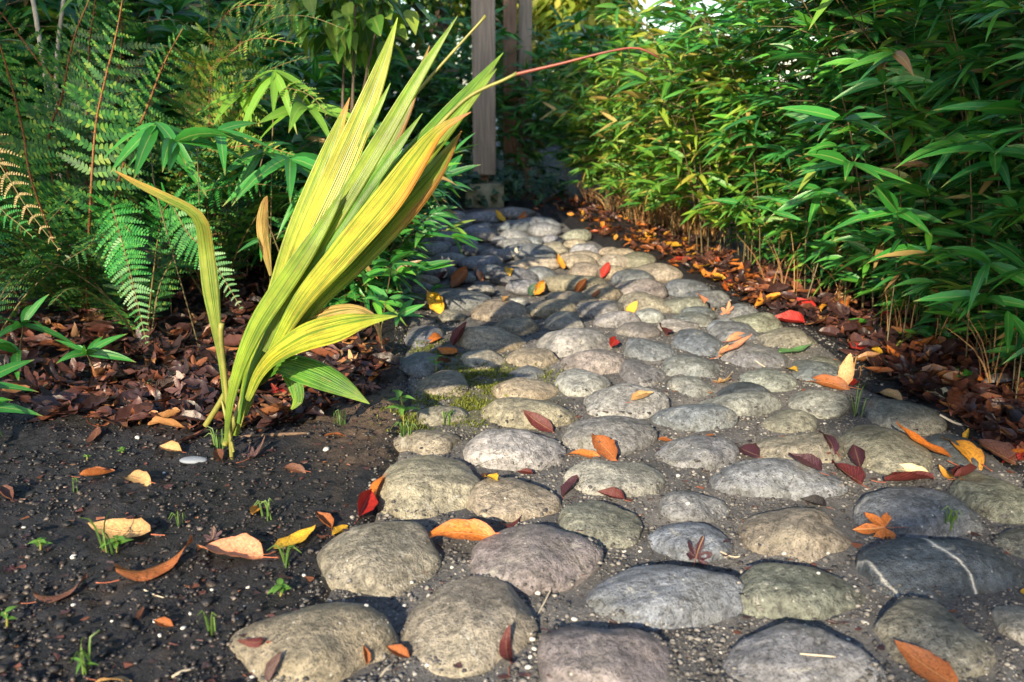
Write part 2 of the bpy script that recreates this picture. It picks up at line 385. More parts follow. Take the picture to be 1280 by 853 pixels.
M_CRUMB = mat_island('soil_crumb', [(0.0, (0.004, 0.004, 0.006)), (0.72, (0.015, 0.013, 0.016)), (0.93, (0.05, 0.038, 0.032)), (1.0, (0.13, 0.11, 0.10))], 0.5)
M_CLOD = mat_island('soil_clod', [(0.0, (0.005, 0.005, 0.007)), (0.8, (0.014, 0.012, 0.013)), (1.0, (0.035, 0.024, 0.018))], 0.55, 1.0, 160)
M_GRAV = mat_island('grit_grain', [(0.0, (0.02, 0.02, 0.023)), (0.5, (0.07, 0.068, 0.07)), (0.8, (0.14, 0.135, 0.13)), (0.975, (0.24, 0.23, 0.22)), (1.0, (0.45, 0.44, 0.43))], 0.7)
M_MOSS = mat_island('moss', [(0.0, (0.05, 0.075, 0.006)), (0.6, (0.12, 0.15, 0.012)), (1.0, (0.22, 0.23, 0.03))], 0.8, 0.3, 200, 0.2)
M_LIT = mat_island('litter_leaf', [(0.0, (0.018, 0.010, 0.011)), (0.45, (0.050, 0.023, 0.022)), (0.75, (0.095, 0.036, 0.026)), (0.93, (0.19, 0.065, 0.03)), (1.0, (0.30, 0.15, 0.06))], 0.42, 0.7, 70, 0.08)

# ------------------------------------------------------------------ path outline
Lpx = [(255, 1000), (330, 853), (405, 740), (462, 640), (492, 560), (508, 500), (500, 450), (503, 400), (508, 360), (508, 310), (512, 262)]
Rpx = [(1560, 760), (1400, 668), (1290, 598), (1232, 560), (1172, 522), (1090, 485), (1056, 448), (1020, 424), (976, 404), (912, 372), (840, 342), (780, 315), (732, 290), (690, 265)]
Lw = sorted([(G(x, y).y, G(x, y).x) for x, y in Lpx]) + [(6.2, -1.1), (6.8, -2.2), (7.5, -4.5)]
Rw = sorted([(G(x, y).y, G(x, y).x) for x, y in Rpx]) + [(6.0, -0.05), (6.5, -1.3), (7.5, -4.5)]
LY = np.array(Lw); RY = np.array(Rw)
def Lx(y): return np.interp(y, LY[:, 0], LY[:, 1])
def Rx(y): return np.interp(y, RY[:, 0], RY[:, 1])
def inside(x, y):
    return np.minimum(x-Lx(y), Rx(y)-x)
def nz3(x, y, s, z=0.0): return mnoise.noise((x*s, y*s, z))
def soil_z(x, y, s):
    z = 0.010*nz3(x, y, 2.3)+0.010*nz3(x, y, 7.0, 3)+0.006*nz3(x, y, 19.0, 5)
    if y < 4 and abs(x) < 2: z += 0.008*nz3(x, y, 38.0, 8)+0.005*nz3(x, y, 90.0, 9)
    far = float(sstep(2.0, 6.0, np.float64(max(abs(x)-1.2, 0)+max(y-6.5, 0))))
    z += 0.05*far
    return z + 0.012 - 0.055*float(sstep(-0.01, 0.05, np.float64(s)))
def axis(lo, hi, core_lo, core_hi, step, grow=1.12, cap=25):
    a = list(np.arange(core_lo, core_hi, step)); s = step; x = a[-1]
    while x < hi: s = min(s*grow, cap); x += s; a.append(x)
    s = step; x = core_lo; b = []
    while x > lo: s = min(s*grow, cap); x -= s; b.append(x)
    return np.array(b[::-1]+a)
gx = axis(-120, 120, -1.25, 1.45, 0.0105); gy = axis(-60, 160, 1.0, 3.2, 0.0115)
X, Y = np.meshgrid(gx, gy); SD = inside(X, Y)
Zs = np.array([soil_z(a, b_, c_) for a, b_, c_ in zip(X.ravel(), Y.ravel(), SD.ravel())])
nx, ny = len(gx), len(gy)
i = np.arange(ny-1)[:, None]*nx; j = np.arange(nx-1)[None, :]
F = np.stack([i+j, i+j+1, i+j+1+nx, i+j+nx], -1).reshape(-1, 4)
soilV = np.column_stack([X.ravel(), Y.ravel(), Zs]); soilF = F
tag(ob('soil_ground', mesh('soil_ground', soilV, F, MS)), 'bare dark garden soil beside the cobbled path', 'soil', kind='structure')
ys = np.concatenate([np.arange(0.3, 3.2, 0.013), np.arange(3.2, 7.3, 0.04)]); us = np.linspace(-0.06, 1.06, 92)
PX = Lx(ys)[:, None]+(Rx(ys)-Lx(ys))[:, None]*us[None, :]; PY = np.repeat(ys[:, None], len(us), 1)
PS = inside(PX, PY)
PZ = np.array([0.004+0.007*nz3(a, b_, 5, 2)+0.006*nz3(a, b_, 17, 4)+0.004*nz3(a, b_, 60, 6) for a, b_ in zip(PX.ravel(), PY.ravel())]).reshape(PX.shape)
PZ -= 0.022*sstep(2.5, 3.4, PY)
PZ -= 0.05*(1-sstep(-0.03, 0.03, PS))
m_ = len(us); i = np.arange(len(ys)-1)[:, None]*m_; j = np.arange(m_-1)[None, :]
F = np.stack([i+j, i+j+1, i+j+1+m_, i+j+m_], -1).reshape(-1, 4)
pathV = np.column_stack([PX.ravel(), PY.ravel(), PZ.ravel()]); pathF = F
tag(ob('path_bed', mesh('path_bed', pathV, F, MG)), 'gritty grey bedding between the cobbles of the path', 'path', kind='structure')

# ------------------------------------------------------------------ cobblestones (x0, y0, x1, y1 in the photo, colour, special label)
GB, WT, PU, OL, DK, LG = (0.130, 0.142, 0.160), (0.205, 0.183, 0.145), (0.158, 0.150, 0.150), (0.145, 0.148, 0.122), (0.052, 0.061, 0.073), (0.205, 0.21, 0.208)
CN = {GB: 'blue-grey', WT: 'tan-grey', PU: 'purplish grey', OL: 'olive-grey', DK: 'dark slate', LG: 'pale grey'}
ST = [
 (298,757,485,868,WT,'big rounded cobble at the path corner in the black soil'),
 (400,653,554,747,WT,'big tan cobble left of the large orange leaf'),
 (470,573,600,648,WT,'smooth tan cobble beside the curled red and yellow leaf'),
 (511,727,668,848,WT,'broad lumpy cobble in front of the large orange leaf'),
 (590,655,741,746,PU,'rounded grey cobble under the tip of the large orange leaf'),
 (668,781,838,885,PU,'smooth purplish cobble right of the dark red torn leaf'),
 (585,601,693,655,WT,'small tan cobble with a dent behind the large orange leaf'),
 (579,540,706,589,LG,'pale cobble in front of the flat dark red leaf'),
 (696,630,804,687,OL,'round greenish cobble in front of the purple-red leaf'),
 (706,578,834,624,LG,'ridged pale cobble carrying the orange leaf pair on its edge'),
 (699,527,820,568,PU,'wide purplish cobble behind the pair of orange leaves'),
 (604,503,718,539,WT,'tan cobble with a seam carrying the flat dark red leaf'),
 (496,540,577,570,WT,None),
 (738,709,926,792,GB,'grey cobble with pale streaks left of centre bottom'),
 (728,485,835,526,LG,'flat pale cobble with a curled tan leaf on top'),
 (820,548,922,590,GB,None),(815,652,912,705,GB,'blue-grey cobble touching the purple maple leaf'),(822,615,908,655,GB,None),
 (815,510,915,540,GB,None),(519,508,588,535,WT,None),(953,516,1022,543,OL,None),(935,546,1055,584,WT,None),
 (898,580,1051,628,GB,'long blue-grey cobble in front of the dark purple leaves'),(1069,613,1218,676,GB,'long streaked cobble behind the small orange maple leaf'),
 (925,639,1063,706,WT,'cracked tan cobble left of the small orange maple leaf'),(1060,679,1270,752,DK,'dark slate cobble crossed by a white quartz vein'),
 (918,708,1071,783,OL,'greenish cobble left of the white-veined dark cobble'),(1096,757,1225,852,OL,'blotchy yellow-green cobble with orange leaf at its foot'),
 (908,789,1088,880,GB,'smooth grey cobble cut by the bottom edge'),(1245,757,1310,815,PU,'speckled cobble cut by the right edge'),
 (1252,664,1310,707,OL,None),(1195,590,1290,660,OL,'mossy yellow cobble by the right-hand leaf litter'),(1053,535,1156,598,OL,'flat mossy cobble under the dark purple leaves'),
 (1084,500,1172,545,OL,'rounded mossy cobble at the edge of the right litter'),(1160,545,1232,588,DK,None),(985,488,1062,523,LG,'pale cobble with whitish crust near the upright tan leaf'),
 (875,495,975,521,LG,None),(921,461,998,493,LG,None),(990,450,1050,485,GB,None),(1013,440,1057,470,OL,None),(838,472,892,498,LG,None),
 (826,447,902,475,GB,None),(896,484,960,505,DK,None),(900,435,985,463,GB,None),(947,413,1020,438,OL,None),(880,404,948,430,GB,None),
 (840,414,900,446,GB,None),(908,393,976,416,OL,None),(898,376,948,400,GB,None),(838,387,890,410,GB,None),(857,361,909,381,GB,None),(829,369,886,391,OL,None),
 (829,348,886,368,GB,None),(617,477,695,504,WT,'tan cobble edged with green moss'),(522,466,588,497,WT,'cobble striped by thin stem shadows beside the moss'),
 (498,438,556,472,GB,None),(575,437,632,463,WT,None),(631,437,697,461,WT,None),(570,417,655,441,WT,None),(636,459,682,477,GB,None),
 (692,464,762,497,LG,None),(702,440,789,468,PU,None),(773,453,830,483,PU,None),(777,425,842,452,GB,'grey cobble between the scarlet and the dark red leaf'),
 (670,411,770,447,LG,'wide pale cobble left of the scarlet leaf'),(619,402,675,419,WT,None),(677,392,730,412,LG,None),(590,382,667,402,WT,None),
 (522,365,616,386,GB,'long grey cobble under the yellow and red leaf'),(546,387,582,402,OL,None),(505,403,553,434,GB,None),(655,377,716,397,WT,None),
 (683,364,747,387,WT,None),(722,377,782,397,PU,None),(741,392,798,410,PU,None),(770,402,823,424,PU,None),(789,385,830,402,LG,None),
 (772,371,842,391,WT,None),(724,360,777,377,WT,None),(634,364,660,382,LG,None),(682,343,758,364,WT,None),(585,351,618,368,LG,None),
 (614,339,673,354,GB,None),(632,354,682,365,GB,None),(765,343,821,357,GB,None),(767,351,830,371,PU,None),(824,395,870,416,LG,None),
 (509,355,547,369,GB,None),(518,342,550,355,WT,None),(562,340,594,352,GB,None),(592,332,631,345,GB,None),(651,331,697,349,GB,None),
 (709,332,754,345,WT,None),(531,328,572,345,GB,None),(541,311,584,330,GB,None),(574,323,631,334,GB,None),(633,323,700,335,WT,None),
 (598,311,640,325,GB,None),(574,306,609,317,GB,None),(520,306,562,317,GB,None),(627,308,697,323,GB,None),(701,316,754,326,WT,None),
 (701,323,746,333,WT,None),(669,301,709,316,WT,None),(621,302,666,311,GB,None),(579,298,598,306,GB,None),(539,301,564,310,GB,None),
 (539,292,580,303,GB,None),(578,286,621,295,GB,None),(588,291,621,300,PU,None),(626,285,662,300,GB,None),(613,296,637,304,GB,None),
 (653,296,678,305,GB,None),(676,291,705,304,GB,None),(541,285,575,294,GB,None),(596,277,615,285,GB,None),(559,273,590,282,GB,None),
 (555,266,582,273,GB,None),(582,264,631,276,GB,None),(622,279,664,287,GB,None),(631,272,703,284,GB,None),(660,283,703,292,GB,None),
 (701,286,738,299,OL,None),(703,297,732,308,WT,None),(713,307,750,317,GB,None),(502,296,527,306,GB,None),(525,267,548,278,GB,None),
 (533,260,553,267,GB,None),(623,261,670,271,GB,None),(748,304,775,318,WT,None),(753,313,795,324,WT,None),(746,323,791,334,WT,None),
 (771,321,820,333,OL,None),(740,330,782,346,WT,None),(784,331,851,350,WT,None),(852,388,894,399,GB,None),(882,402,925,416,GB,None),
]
MARKS = [((570,684),'the large orange leaf'),((767,431),'the scarlet leaf'),((830,417),'the wine-red leaf'),((995,441),'the green leaf'),((790,386),'the round yellow leaf'),
 ((740,568),'the pair of orange leaves'),((870,705),'the purple maple leaf'),((1098,668),'the small orange maple leaf'),((1058,470),'the upright tan leaf'),
 ((620,490),'the moss patch'),((603,250),'the concrete footing'),((545,383),'the yellow and red leaf'),((673,370),'the golden leaf'),((575,357),'the rust-brown leaf'),
 ((757,351),'the red and orange leaf'),((645,318),'the pale star-shaped leaf'),((803,501),'the curled tan leaf'),((921,430),'the pink leaf'),((875,374),'the orange-pink leaf'),
 ((625,275),'the small yellow leaf'),((700,338),'the small orange leaf')]
def relation(cx, cy, used):
    best = []
    for (mx, my), nm in MARKS:
        sy = 1100.0*0.75/max(my-102, 20)/300  # rough ground foreshortening
        dx, dy = (cx-mx), (cy-my)*2.3
        best.append((math.hypot(dx, dy), dx, dy, nm))
    best.sort()
    dirs = ['right of', 'behind and right of', 'behind', 'behind and left of', 'left of', 'in front and left of', 'in front of', 'in front and right of']
    for rank in ('', 'second ', 'third '):
        for d, dx, dy, nm in best[:3]:
            k = int(round(math.atan2(-dy, dx)/(math.pi/4))) % 8
            key = (rank, nm, k)
            if key not in used:
                used.add(key); return rank, dirs[k]+' '+nm
    return '', dirs[k]+' '+nm
def ico(sub):
    import bmesh
    bm = bmesh.new(); bmesh.ops.create_icosphere(bm, subdivisions=sub, radius=1.0)
    V = np.array([v.co[:] for v in bm.verts]); F = np.array([[v.index for v in f.verts] for f in bm.faces]); bm.free(); return V, F
ICO = {k: ico(k) for k in (1, 2, 3, 4, 5)}
bvV = [soilV, pathV]; bvF = [soilF.tolist(), (pathF+len(soilV)).tolist()]; bvn = len(soilV)+len(pathV)
used = set(); FOOT = []
for n, (x0, y0, x1, y1, col, lab) in enumerate(ST):
    cx, cy = (x0+x1)/2, (y0+y1)/2
    gf = G(cx, y1, 0.0); h = 0.05; b = 0.06; a = 0.08
    for it in range(4):
        lo, hi = 0.015, 0.5
        for _ in range(26):
            b = (lo+hi)/2; yc = gf.y+b
            tt = np.linspace(0.3, 2.9, 40)
            top = min(proj((gf.x*yc/gf.y, yc+b*math.cos(q), h*math.sin(q)))[1] for q in tt)
            if top > y0: lo = b
            else: hi = b
        dep = (Vector((0, gf.y+b, 0))-EYE).dot(FW)
        a = (x1-x0)/2*dep/FPX
        b = min(max(b, 0.42*a), 1.5*a if y1 > 420 else .82*a)
        h = min(0.46*a, 0.58*b, 0.056) if y1 > 420 else min(.5*a, .6*b, .045)
    yc = gf.y+b; xc = (cx-640)/FPX*(Vector((0, yc, 0))-EYE).dot(FW)
    sub = 5 if y1 > 560 else (4 if y1 > 380 else 3)
    V, F = ICO[sub]
    r = random.Random(n*13+5); sd_ = r.uniform(0, 100)
    ph = np.arctan2(V[:, 1], V[:, 0]); R = np.ones(len(V))
    for k, am in ((2, 0.05), (3, 0.07), (4, 0.035), (5, 0.025)): R += am*r.uniform(0.3, 1)*np.cos(k*ph+r.uniform(0, 6.28))
    for q_ in range(r.randint(2, 6)):
        d_ = np.array([r.uniform(-1, 1), r.uniform(-1, 1), r.uniform(0.0, .9)]); d_ /= np.linalg.norm(d_); t_ = r.uniform(.78, .93); pj = V@d_
        V = V-d_[None]*(np.maximum(pj-t_, 0)*r.uniform(.55, .85))[:, None]
    rr = np.minimum(np.hypot(V[:, 0], V[:, 1]), 1.0)
    e = 0.92; rs = rr**e; cz = np.sign(V[:, 2])*np.abs(V[:, 2])**0.95
    k = np.where(rr > 1e-6, rs/np.maximum(rr, 1e-6), 1)
    x = V[:, 0]*k*R*a*1.045; y = V[:, 1]*k*R*b*1.045; z = cz*h*np.where(V[:, 2] < 0, 0.8, 1.0)
    tx, ty = r.uniform(-.14, .14), r.uniform(-.12, .12)
    z = z+(x*tx+y*ty)*np.clip(z/h, 0, 1)
    W = np.column_stack([x, y, z])
    amp = np.array([0.16*mnoise.noise(Vector(v)*1.3+Vector((sd_, 0, 0)))+0.07*mnoise.noise(Vector(v)*2.9+Vector((0, sd_, 0)))+0.012*mnoise.noise(Vector(v)*8+Vector((0, 0, sd_))) for v in V])
    W *= (1+amp*np.array([0.6, 0.6, 1.0])[:, None]).T
    th = r.uniform(-.12, .12); ct, s_ = math.cos(th), math.sin(th)
    W = W@np.array([[ct, s_, 0], [-s_, ct, 0], [0, 0, 1]])
    keep_bottom = 0.002
    me = mesh('cobblestone', W, F, MSV if 'white quartz vein' in (lab or '') else MST)
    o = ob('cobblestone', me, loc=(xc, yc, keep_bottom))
    v_ = r.uniform(0.85, 1.2)*(1.25 if y1 < 345 else 1); o.color = (col[0]*v_*r.uniform(.93, 1.07), col[1]*v_, col[2]*v_*r.uniform(.93, 1.07), 1)  # far cobbles painted lighter to stand in for skylight the hedges block
    if not lab:
        rk, rel = relation(cx, cy, used)
        sz = 'small ' if x1-x0 < 48 and y1 > 380 else ''
        lab = f'{rk}{sz}{CN[col]} cobble just {rel}' if not rk else f'{rk}{CN[col]} cobble {rel}'
    tag(o, lab, 'cobblestone', 'cobblestones set in the garden path')
    bvV.append(W+np.array([xc, yc, keep_bottom])); bvF.append((F+bvn).tolist()); bvn += len(W)
    FOOT.append((xc, yc, a, b, h))
BV = BVHTree.FromPolygons([Vector(v) for v in np.concatenate(bvV).tolist()], [f for q in bvF for f in q])
FOOTA = np.array(FOOT)
def hit(px, py):
    loc, nor, _, _ = BV.ray_cast(EYE, ray(px, py).normalized())
    return loc if loc is not None else G(px, py)
def down(x, y, top=0.4):
    loc, nor, _, _ = BV.ray_cast(Vector((x, y, top)), Vector((0, 0, -1)))
    return (loc.z, nor) if loc is not None else (0.0, Vector((0, 0, 1)))
def in_stone(x, y, f=1.0):
    return bool((((x-FOOTA[:, 0])/FOOTA[:, 2])**2+((y-FOOTA[:, 1])/FOOTA[:, 3])**2 < f).any())

# ------------------------------------------------------------------ leaf geometry
def ribbon(pts, widths, facing=None, fold=0.25, n=14, cols=4, wave=0.0, seed=0, twist=None, pleat=0.0):
    q = spline(np.column_stack([np.asarray(pts, float), np.asarray(widths, float)]), n)
    p, wd = q[:, :3], np.maximum(q[:, 3], 0.0004)
    T = np.gradient(p, axis=0); T /= np.linalg.norm(T, axis=1)[:, None]+1e-9
    fc = np.array(facing if facing is not None else (0, -1, 0.25), float)
    A = np.cross(T, fc); A /= np.linalg.norm(A, axis=1)[:, None]+1e-9
    B = np.cross(A, T)
    if twist is not None:
        tw = np.interp(np.linspace(0, 1, n), np.linspace(0, 1, len(twist)), twist)[:, None]
        A, B = A*np.cos(tw)+B*np.sin(tw), B*np.cos(tw)-A*np.sin(tw)
    s = np.linspace(-0.5, 0.5, cols+1)
    rg = np.random.RandomState(seed); phs = rg.uniform(0, 6.28, 3)
    tt = np.linspace(0, 1, n)
    off = -fold*np.abs(s)[None, :]*wd[:, None]
    off = off+wave*wd[:, None]*np.sin(tt[:, None]*9+phs[0]+s[None, :]*7)*np.abs(s)[None, :]
    if pleat: off = off+pleat*wd[:, None]*np.where(np.arange(cols+1) % 2, 1., -1.)[None]*np.interp(s, [-.5, 0, .5], [.7, 1.2, .7])[None]
    V = p[:, None, :]+A[:, None, :]*(s[None, :, None]*wd[:, None, None])+B[:, None, :]*off[:, :, None]
    m = cols+1
    i = np.arange(n-1)[:, None]*m; j = np.arange(cols)[None, :]
    F = np.stack([i+j, i+j+1, i+j+1+m, i+j+m], -1).reshape(-1, 4)
    U = np.column_stack([np.tile(s+0.5, n), np.repeat(tt, m)])
    return V.reshape(-1, 3), F, U

TT = np.array([0.0, 0.09, 0.24, 0.42, 0.62, 0.82, 1.0]); SH = np.array([0.14, 0.66, 0.98, 1.0, 0.80, 0.44, 0.02])
def leaves_np(Pb, D, Nn, L, W, droop, fold=0.3, shape=SH, tt=TT):
    """many lanceolate leaves: base points, directions, normals, lengths, widths, droops"""
    if len(shape) == 6: tt = np.array([0.0, 0.12, 0.3, 0.52, 0.76, 1.0])
    n = len(Pb); D = D/np.linalg.norm(D, axis=1)[:, None]
    side = np.cross(D, Nn); side /= np.linalg.norm(side, axis=1)[:, None]+1e-9
    nn = np.cross(side, D)
    k = len(tt); V = np.empty((n, k, 3, 3))
    for a in range(k):
        c_ = Pb+D*(tt[a]*L)[:, None]; c_ = c_.copy(); c_[:, 2] -= droop*L*tt[a]**2
        wv = side*(W*shape[a]*0.5)[:, None]; up = nn*(fold*W*shape[a]*0.5)[:, None]
        V[:, a, 0] = c_-wv+up; V[:, a, 1] = c_; V[:, a, 2] = c_+wv+up
    i = (np.arange(k-1)[:, None]*3+np.arange(2)[None, :]).ravel()
    f = np.stack([i, i+1, i+4, i+3], -1)
    F = (f[None]+(np.arange(n)*k*3)[:, None, None]).reshape(-1, 4)
    u = np.tile(np.array([0., .5, 1.]), k); v = np.repeat(tt, 3)
    U = np.tile(np.column_stack([u, v]), (n, 1))
    return V.reshape(-1, 3), F, U
def whorl(rng, tip, dirn, n, L0, L1, spread=1.0, wr=(0.12, 0.17)):
    Pb, D, Nn, L, W, dr = [], [], [], [], [], []
    d = np.array(dirn, float); d /= np.linalg.norm(d)
    az = math.atan2(d[1], d[0])
    for k in range(n):
        f = (k+0.5)/n*2-1
        a = az+f*spread*1.35+rng.normal(0, 0.18); el = rng.normal(0.12, 0.22)+0.8*d[2]
        D.append((math.cos(a)*math.cos(el), math.sin(a)*math.cos(el), math.sin(el)))
        Pb.append(np.array(tip)-d*rng.uniform(0, 0.02)); Nn.append((rng.normal(0, .4)+d[0]*.75, rng.normal(0, .4)+d[1]*.75, 1-.3*rng.rand()))
        l = rng.uniform(L0, L1); L.append(l); W.append(l*rng.uniform(*wr)); dr.append(rng.uniform(0.05, 0.5))
    return Pb, D, Nn, L, W, dr
def build_leaves(acc, **kw):
    return leaves_np(np.array(acc[0]), np.array(acc[1]), np.array(acc[2], float), np.array(acc[3]), np.array(acc[4]), np.array(acc[5]), **kw)

def bamboo_proto(seed, height, ncane, lean, matl, nodes=9, L=(0.10, 0.20), zmin=0.28, rad_=0.16, wr=(.145, .21)):
    """a clump of dwarf bamboo leaning towards -x"""
    rng = np.random.RandomState(seed); canes = []; acc = [[] for _ in range(6)]
    for c_ in range(ncane):
        a = rng.uniform(0, 6.28); b0 = np.array([rad_*math.cos(a)*rng.uniform(.2, 1), rad_*math.sin(a)*rng.uniform(.2, 1), -0.02])
        h = height*rng.uniform(0.72, 1.05); l = lean*rng.uniform(0.1, 1.5); sy = rng.normal(0, 0.22)
        pts = [b0, b0+np.array([-l*.12, sy*.2, h*.35]), b0+np.array([-l*.45, sy*.6, h*.72]), b0+np.array([-l, sy, h])]
        r0 = rng.uniform(0.0025, 0.004)
        twigs = []; canes.append((pts, [r0, r0*.9, r0*.7, r0*.4], twigs)); q = spline(pts, 24)
        for k in range(nodes):
            t = rng.uniform(0.15, 1.0)**0.8; pnt = q[int(t*23)]
            if pnt[2] < zmin*rng.uniform(.8, 1.4): continue
            aa = rng.uniform(0, 6.28); out = np.array([math.cos(aa)-0.55, math.sin(aa), rng.uniform(-.25, .45)]); out /= np.linalg.norm(out)
            ln = rng.uniform(0.05, 0.22); tp = pnt+out*ln
            twigs.append((pnt, pnt+out*ln*.5+np.array([0, 0, .015]), tp))
            for dst, src in zip(acc, whorl(rng, tp, out, rng.randint(4, 8), L[0], L[1], 1.0, wr)): dst.extend(src)
        for dst, src in zip(acc, whorl(rng, q[-1], (-.6, 0.2, .4), rng.randint(5, 8), L[0], L[1], 1.6, wr)): dst.extend(src)
    V, F, U = build_leaves(acc)
    fo = mesh('foliage', V, F, matl, U)
    cm = []
    for p_, r_, tws in canes:
        q = spline(np.column_stack([np.array(p_), r_]), 10)
        V, F, U = cat_meshes([tube(q[:, :3], q[:, 3], 4, None, False)]+[tube(t_, [0.0016, 0.0013, 0.001], 4, None, False) for t_ in tws])
        cm.append(mesh('cane', V, F, M_CANE, U))
    return fo, cm
def make_bamboo(name, proto, loc, rz, sc, label, group, cat='bamboo'):
    e = empty(name, loc, label, cat, group); e.rotation_euler = (0, 0, rz); e.scale = (sc, sc, sc)
    fo, cm = proto
    ob('foliage', fo, e)
    for c_ in cm: ob('cane', c_, e)
    return e

# ------------------------------------------------------------------ right hedge
PR = [bamboo_proto(40+k, 1.35, 8, 0.36, M_BAM, 19, (0.065, 0.15), 0.09) for k in range(4)]
PRT = [bamboo_proto(60+k, 1.75, 8, 0.30, M_BAM, 18, (0.11, 0.19), 0.12) for k in range(2)]
PLE = [bamboo_proto(75+k_, .52, 9, 0.16, M_BAM, 8, (0.09, 0.16), 0.06, .14) for k_ in range(3)]
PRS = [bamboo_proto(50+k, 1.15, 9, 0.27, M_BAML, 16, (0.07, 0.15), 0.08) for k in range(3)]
def rlabel(y, front):
    if y < 1.9: s = 'leafy bamboo clump at the near right end of the hedge'
    elif y < 2.5: s = 'dark green bamboo clump above the reddest leaf litter'
    elif y < 3.2: s = 'bluish green bamboo clump overhanging the right path edge'
    elif y < 4.1: s = 'bamboo clump standing over the dry straw'
    elif y < 5.2: s = 'sunlit yellow-green bamboo clump behind the dry straw'
    else: s = 'small sunlit bamboo clump where the path bends'
    return s if front else s.replace('clump', 'clump in the back row', 1)
k = 0
for row, (off, protos, sp) in enumerate(((0.40, PR, 0.29), (0.72, PR, 0.34), (1.1, PRT, 0.36), (1.7, PRT, 0.45))):
    y = 1.25+row*0.1
    while y < 6.1:
        x = float(Rx(min(y, 5.6)))+off+random.uniform(-.06, .06)
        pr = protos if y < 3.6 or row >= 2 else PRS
        if row >= 2 and y > 4.2: break
        slope = math.atan2(float(Rx(min(y+.3, 5.6))-Rx(min(y-.3, 5.3))), 0.6)
        make_bamboo('bamboo_clump', pr[k % len(pr)], (x, y, 0), -slope*0.6+random.uniform(-.35, .35), random.uniform(.9, 1.1)*(0.80 if y > 4.3 else 1),
                    rlabel(y, row == 0), 'bamboo clumps of the right hedge')
        k += 1; y += sp*random.uniform(.85, 1.15)*(1.0 if y < 4 else 1.15)
for n_, (px, py, s_) in enumerate([(965, 338, .62), (1005, 352, .7), (1050, 372, .75), (1095, 398, .7), (1140, 418, .75), (1190, 440, .72), (1240, 462, .8), (1300, 490, .85), (925, 318, .6), (1075, 378, .9), (1165, 415, .95)]):
    g_ = G(px, py)
    make_bamboo('bamboo_clump', PLE[n_ % 3], (g_.x+.08, g_.y, 0), random.uniform(-.6, .6), s_, 'low bamboo clump leaning out over the litter at the hedge foot', 'low bamboo at the foot of the right hedge')
for n_ in range(15):
    y = 1.35+n_*.24; x = float(Rx(min(y, 5.6)))+(.95 if n_ % 2 else 1.35)
    make_bamboo('bamboo_clump', PLE[n_ % 3], (x, y, 0), random.uniform(-1, 1), random.uniform(1.0, 1.35), 'low bamboo clump in the dark inside the right hedge', 'low bamboo inside the right hedge')
# ------------------------------------------------------------------ bamboo behind the posts and left of the path
PB = [bamboo_proto(70+k_, 1.35, 8, 0.25, M_BAM, 15, (0.12, 0.21), 0.10) for k_ in range(3)]
for n_, (x, y) in enumerate([(-1.35, 6.6), (-.85, 6.9), (-.4, 6.95), (0.1, 6.75), (0.5, 6.45), (.8, 6.75), (-.6, 7.5), (.1, 7.4), (-1.3, 7.4), (-1.9, 6.9), (1.2, 7.0), (.75, 5.95)]):
    make_bamboo('bamboo_clump', PB[n_ % 3], (x, y, 0), math.pi/2+random.uniform(-.5, .5), random.uniform(.92, 1.12)*(.76 if -.5 < x < .55 and y < 7 else 1),
                'dark bamboo clump behind the wooden posts' if abs(x) < 1.1 else 'dark bamboo clump at the far bend beside the posts', 'bamboo clumps behind the posts')
for n_, (x, y, s_) in enumerate([(-1.35, 4.1, .95), (-1.4, 4.8, 1.0), (-1.6, 5.4, 1.05), (-1.5, 4.5, 1.1), (-1.1, 3.5, .8), (-1.65, 5.6, 1.15), (-2.0, 4.4, 1.2), (-2.3, 3.8, 1.25), (-2.1, 3.2, 1.1), (-2.7, 3.4, 1.3), (-1.5, 3.7, 1.0), (-1.9, 3.9, 1.2), (-2.5, 4.3, 1.3), (-3.1, 4.0, 1.4), (-1.8, 5.0, 1.2), (-2.6, 5.2, 1.4), (-3.4, 5.2, 1.5)]):
    make_bamboo('bamboo_clump', PB[(n_+1) % 3], (x, y, 0), math.pi+random.uniform(-.6, .6), s_,
                'dark bamboo clump among the ferns left of the path' if x < -1.3 else 'bamboo clump behind the gladiolus by the left path edge', 'bamboo clumps left of the path')

for n_, (px, py, s_) in enumerate([(440, 402, .9), (455, 375, .85), (420, 365, 1.0), (452, 345, .85), (430, 330, 1.0), (440, 312, .85), (415, 292, 1.0), (395, 345, 1.1), (360, 330, 1.2), (420, 275, 1.0)]):
    g_ = G(px, py)
    make_bamboo('bamboo_clump', PLE[n_ % 3], (g_.x, g_.y, 0), math.pi+random.uniform(-1, 1), s_, 'low bamboo clump right behind the gladiolus' if px < 450 else 'low bamboo clump fringing the left path edge', 'low bamboo along the left path edge')
# ------------------------------------------------------------------ low bamboo shoots: traced whorls, every leaf a part
LEAFN = [0]
def shoot(name, stem, tips, label, matl=M_BAM, group=None, rs=0.0022, wr=(0.15, 0.21)):
    """stem: points; tips: (point, direction, n leaves, Lmin, Lmax, spread)"""
    base = Vector(stem[0]); e = empty(name, base, label, 'bamboo shoot', group)
    b = np.array(base)
    ob('stem', tubemesh('stem', np.array(stem)-b, [rs]*(len(stem)-1)+[rs*.6], M_CANE, 6, 10), e)
    for (tp, d, n, l0, l1, sp) in tips:
        LEAFN[0] += 1; rng = np.random.RandomState(300+LEAFN[0])
        acc = whorl(rng, np.array(tp)-b, d, n, l0, l1, sp, wr)
        for k_ in range(n):
            sub = [[q[k_]] for q in acc]
            V, F, U = build_leaves(sub); ob('leaf', mesh('leaf', V, F, matl, U), e)
    return e
def gp(px, py): return np.array(hit(px, py))
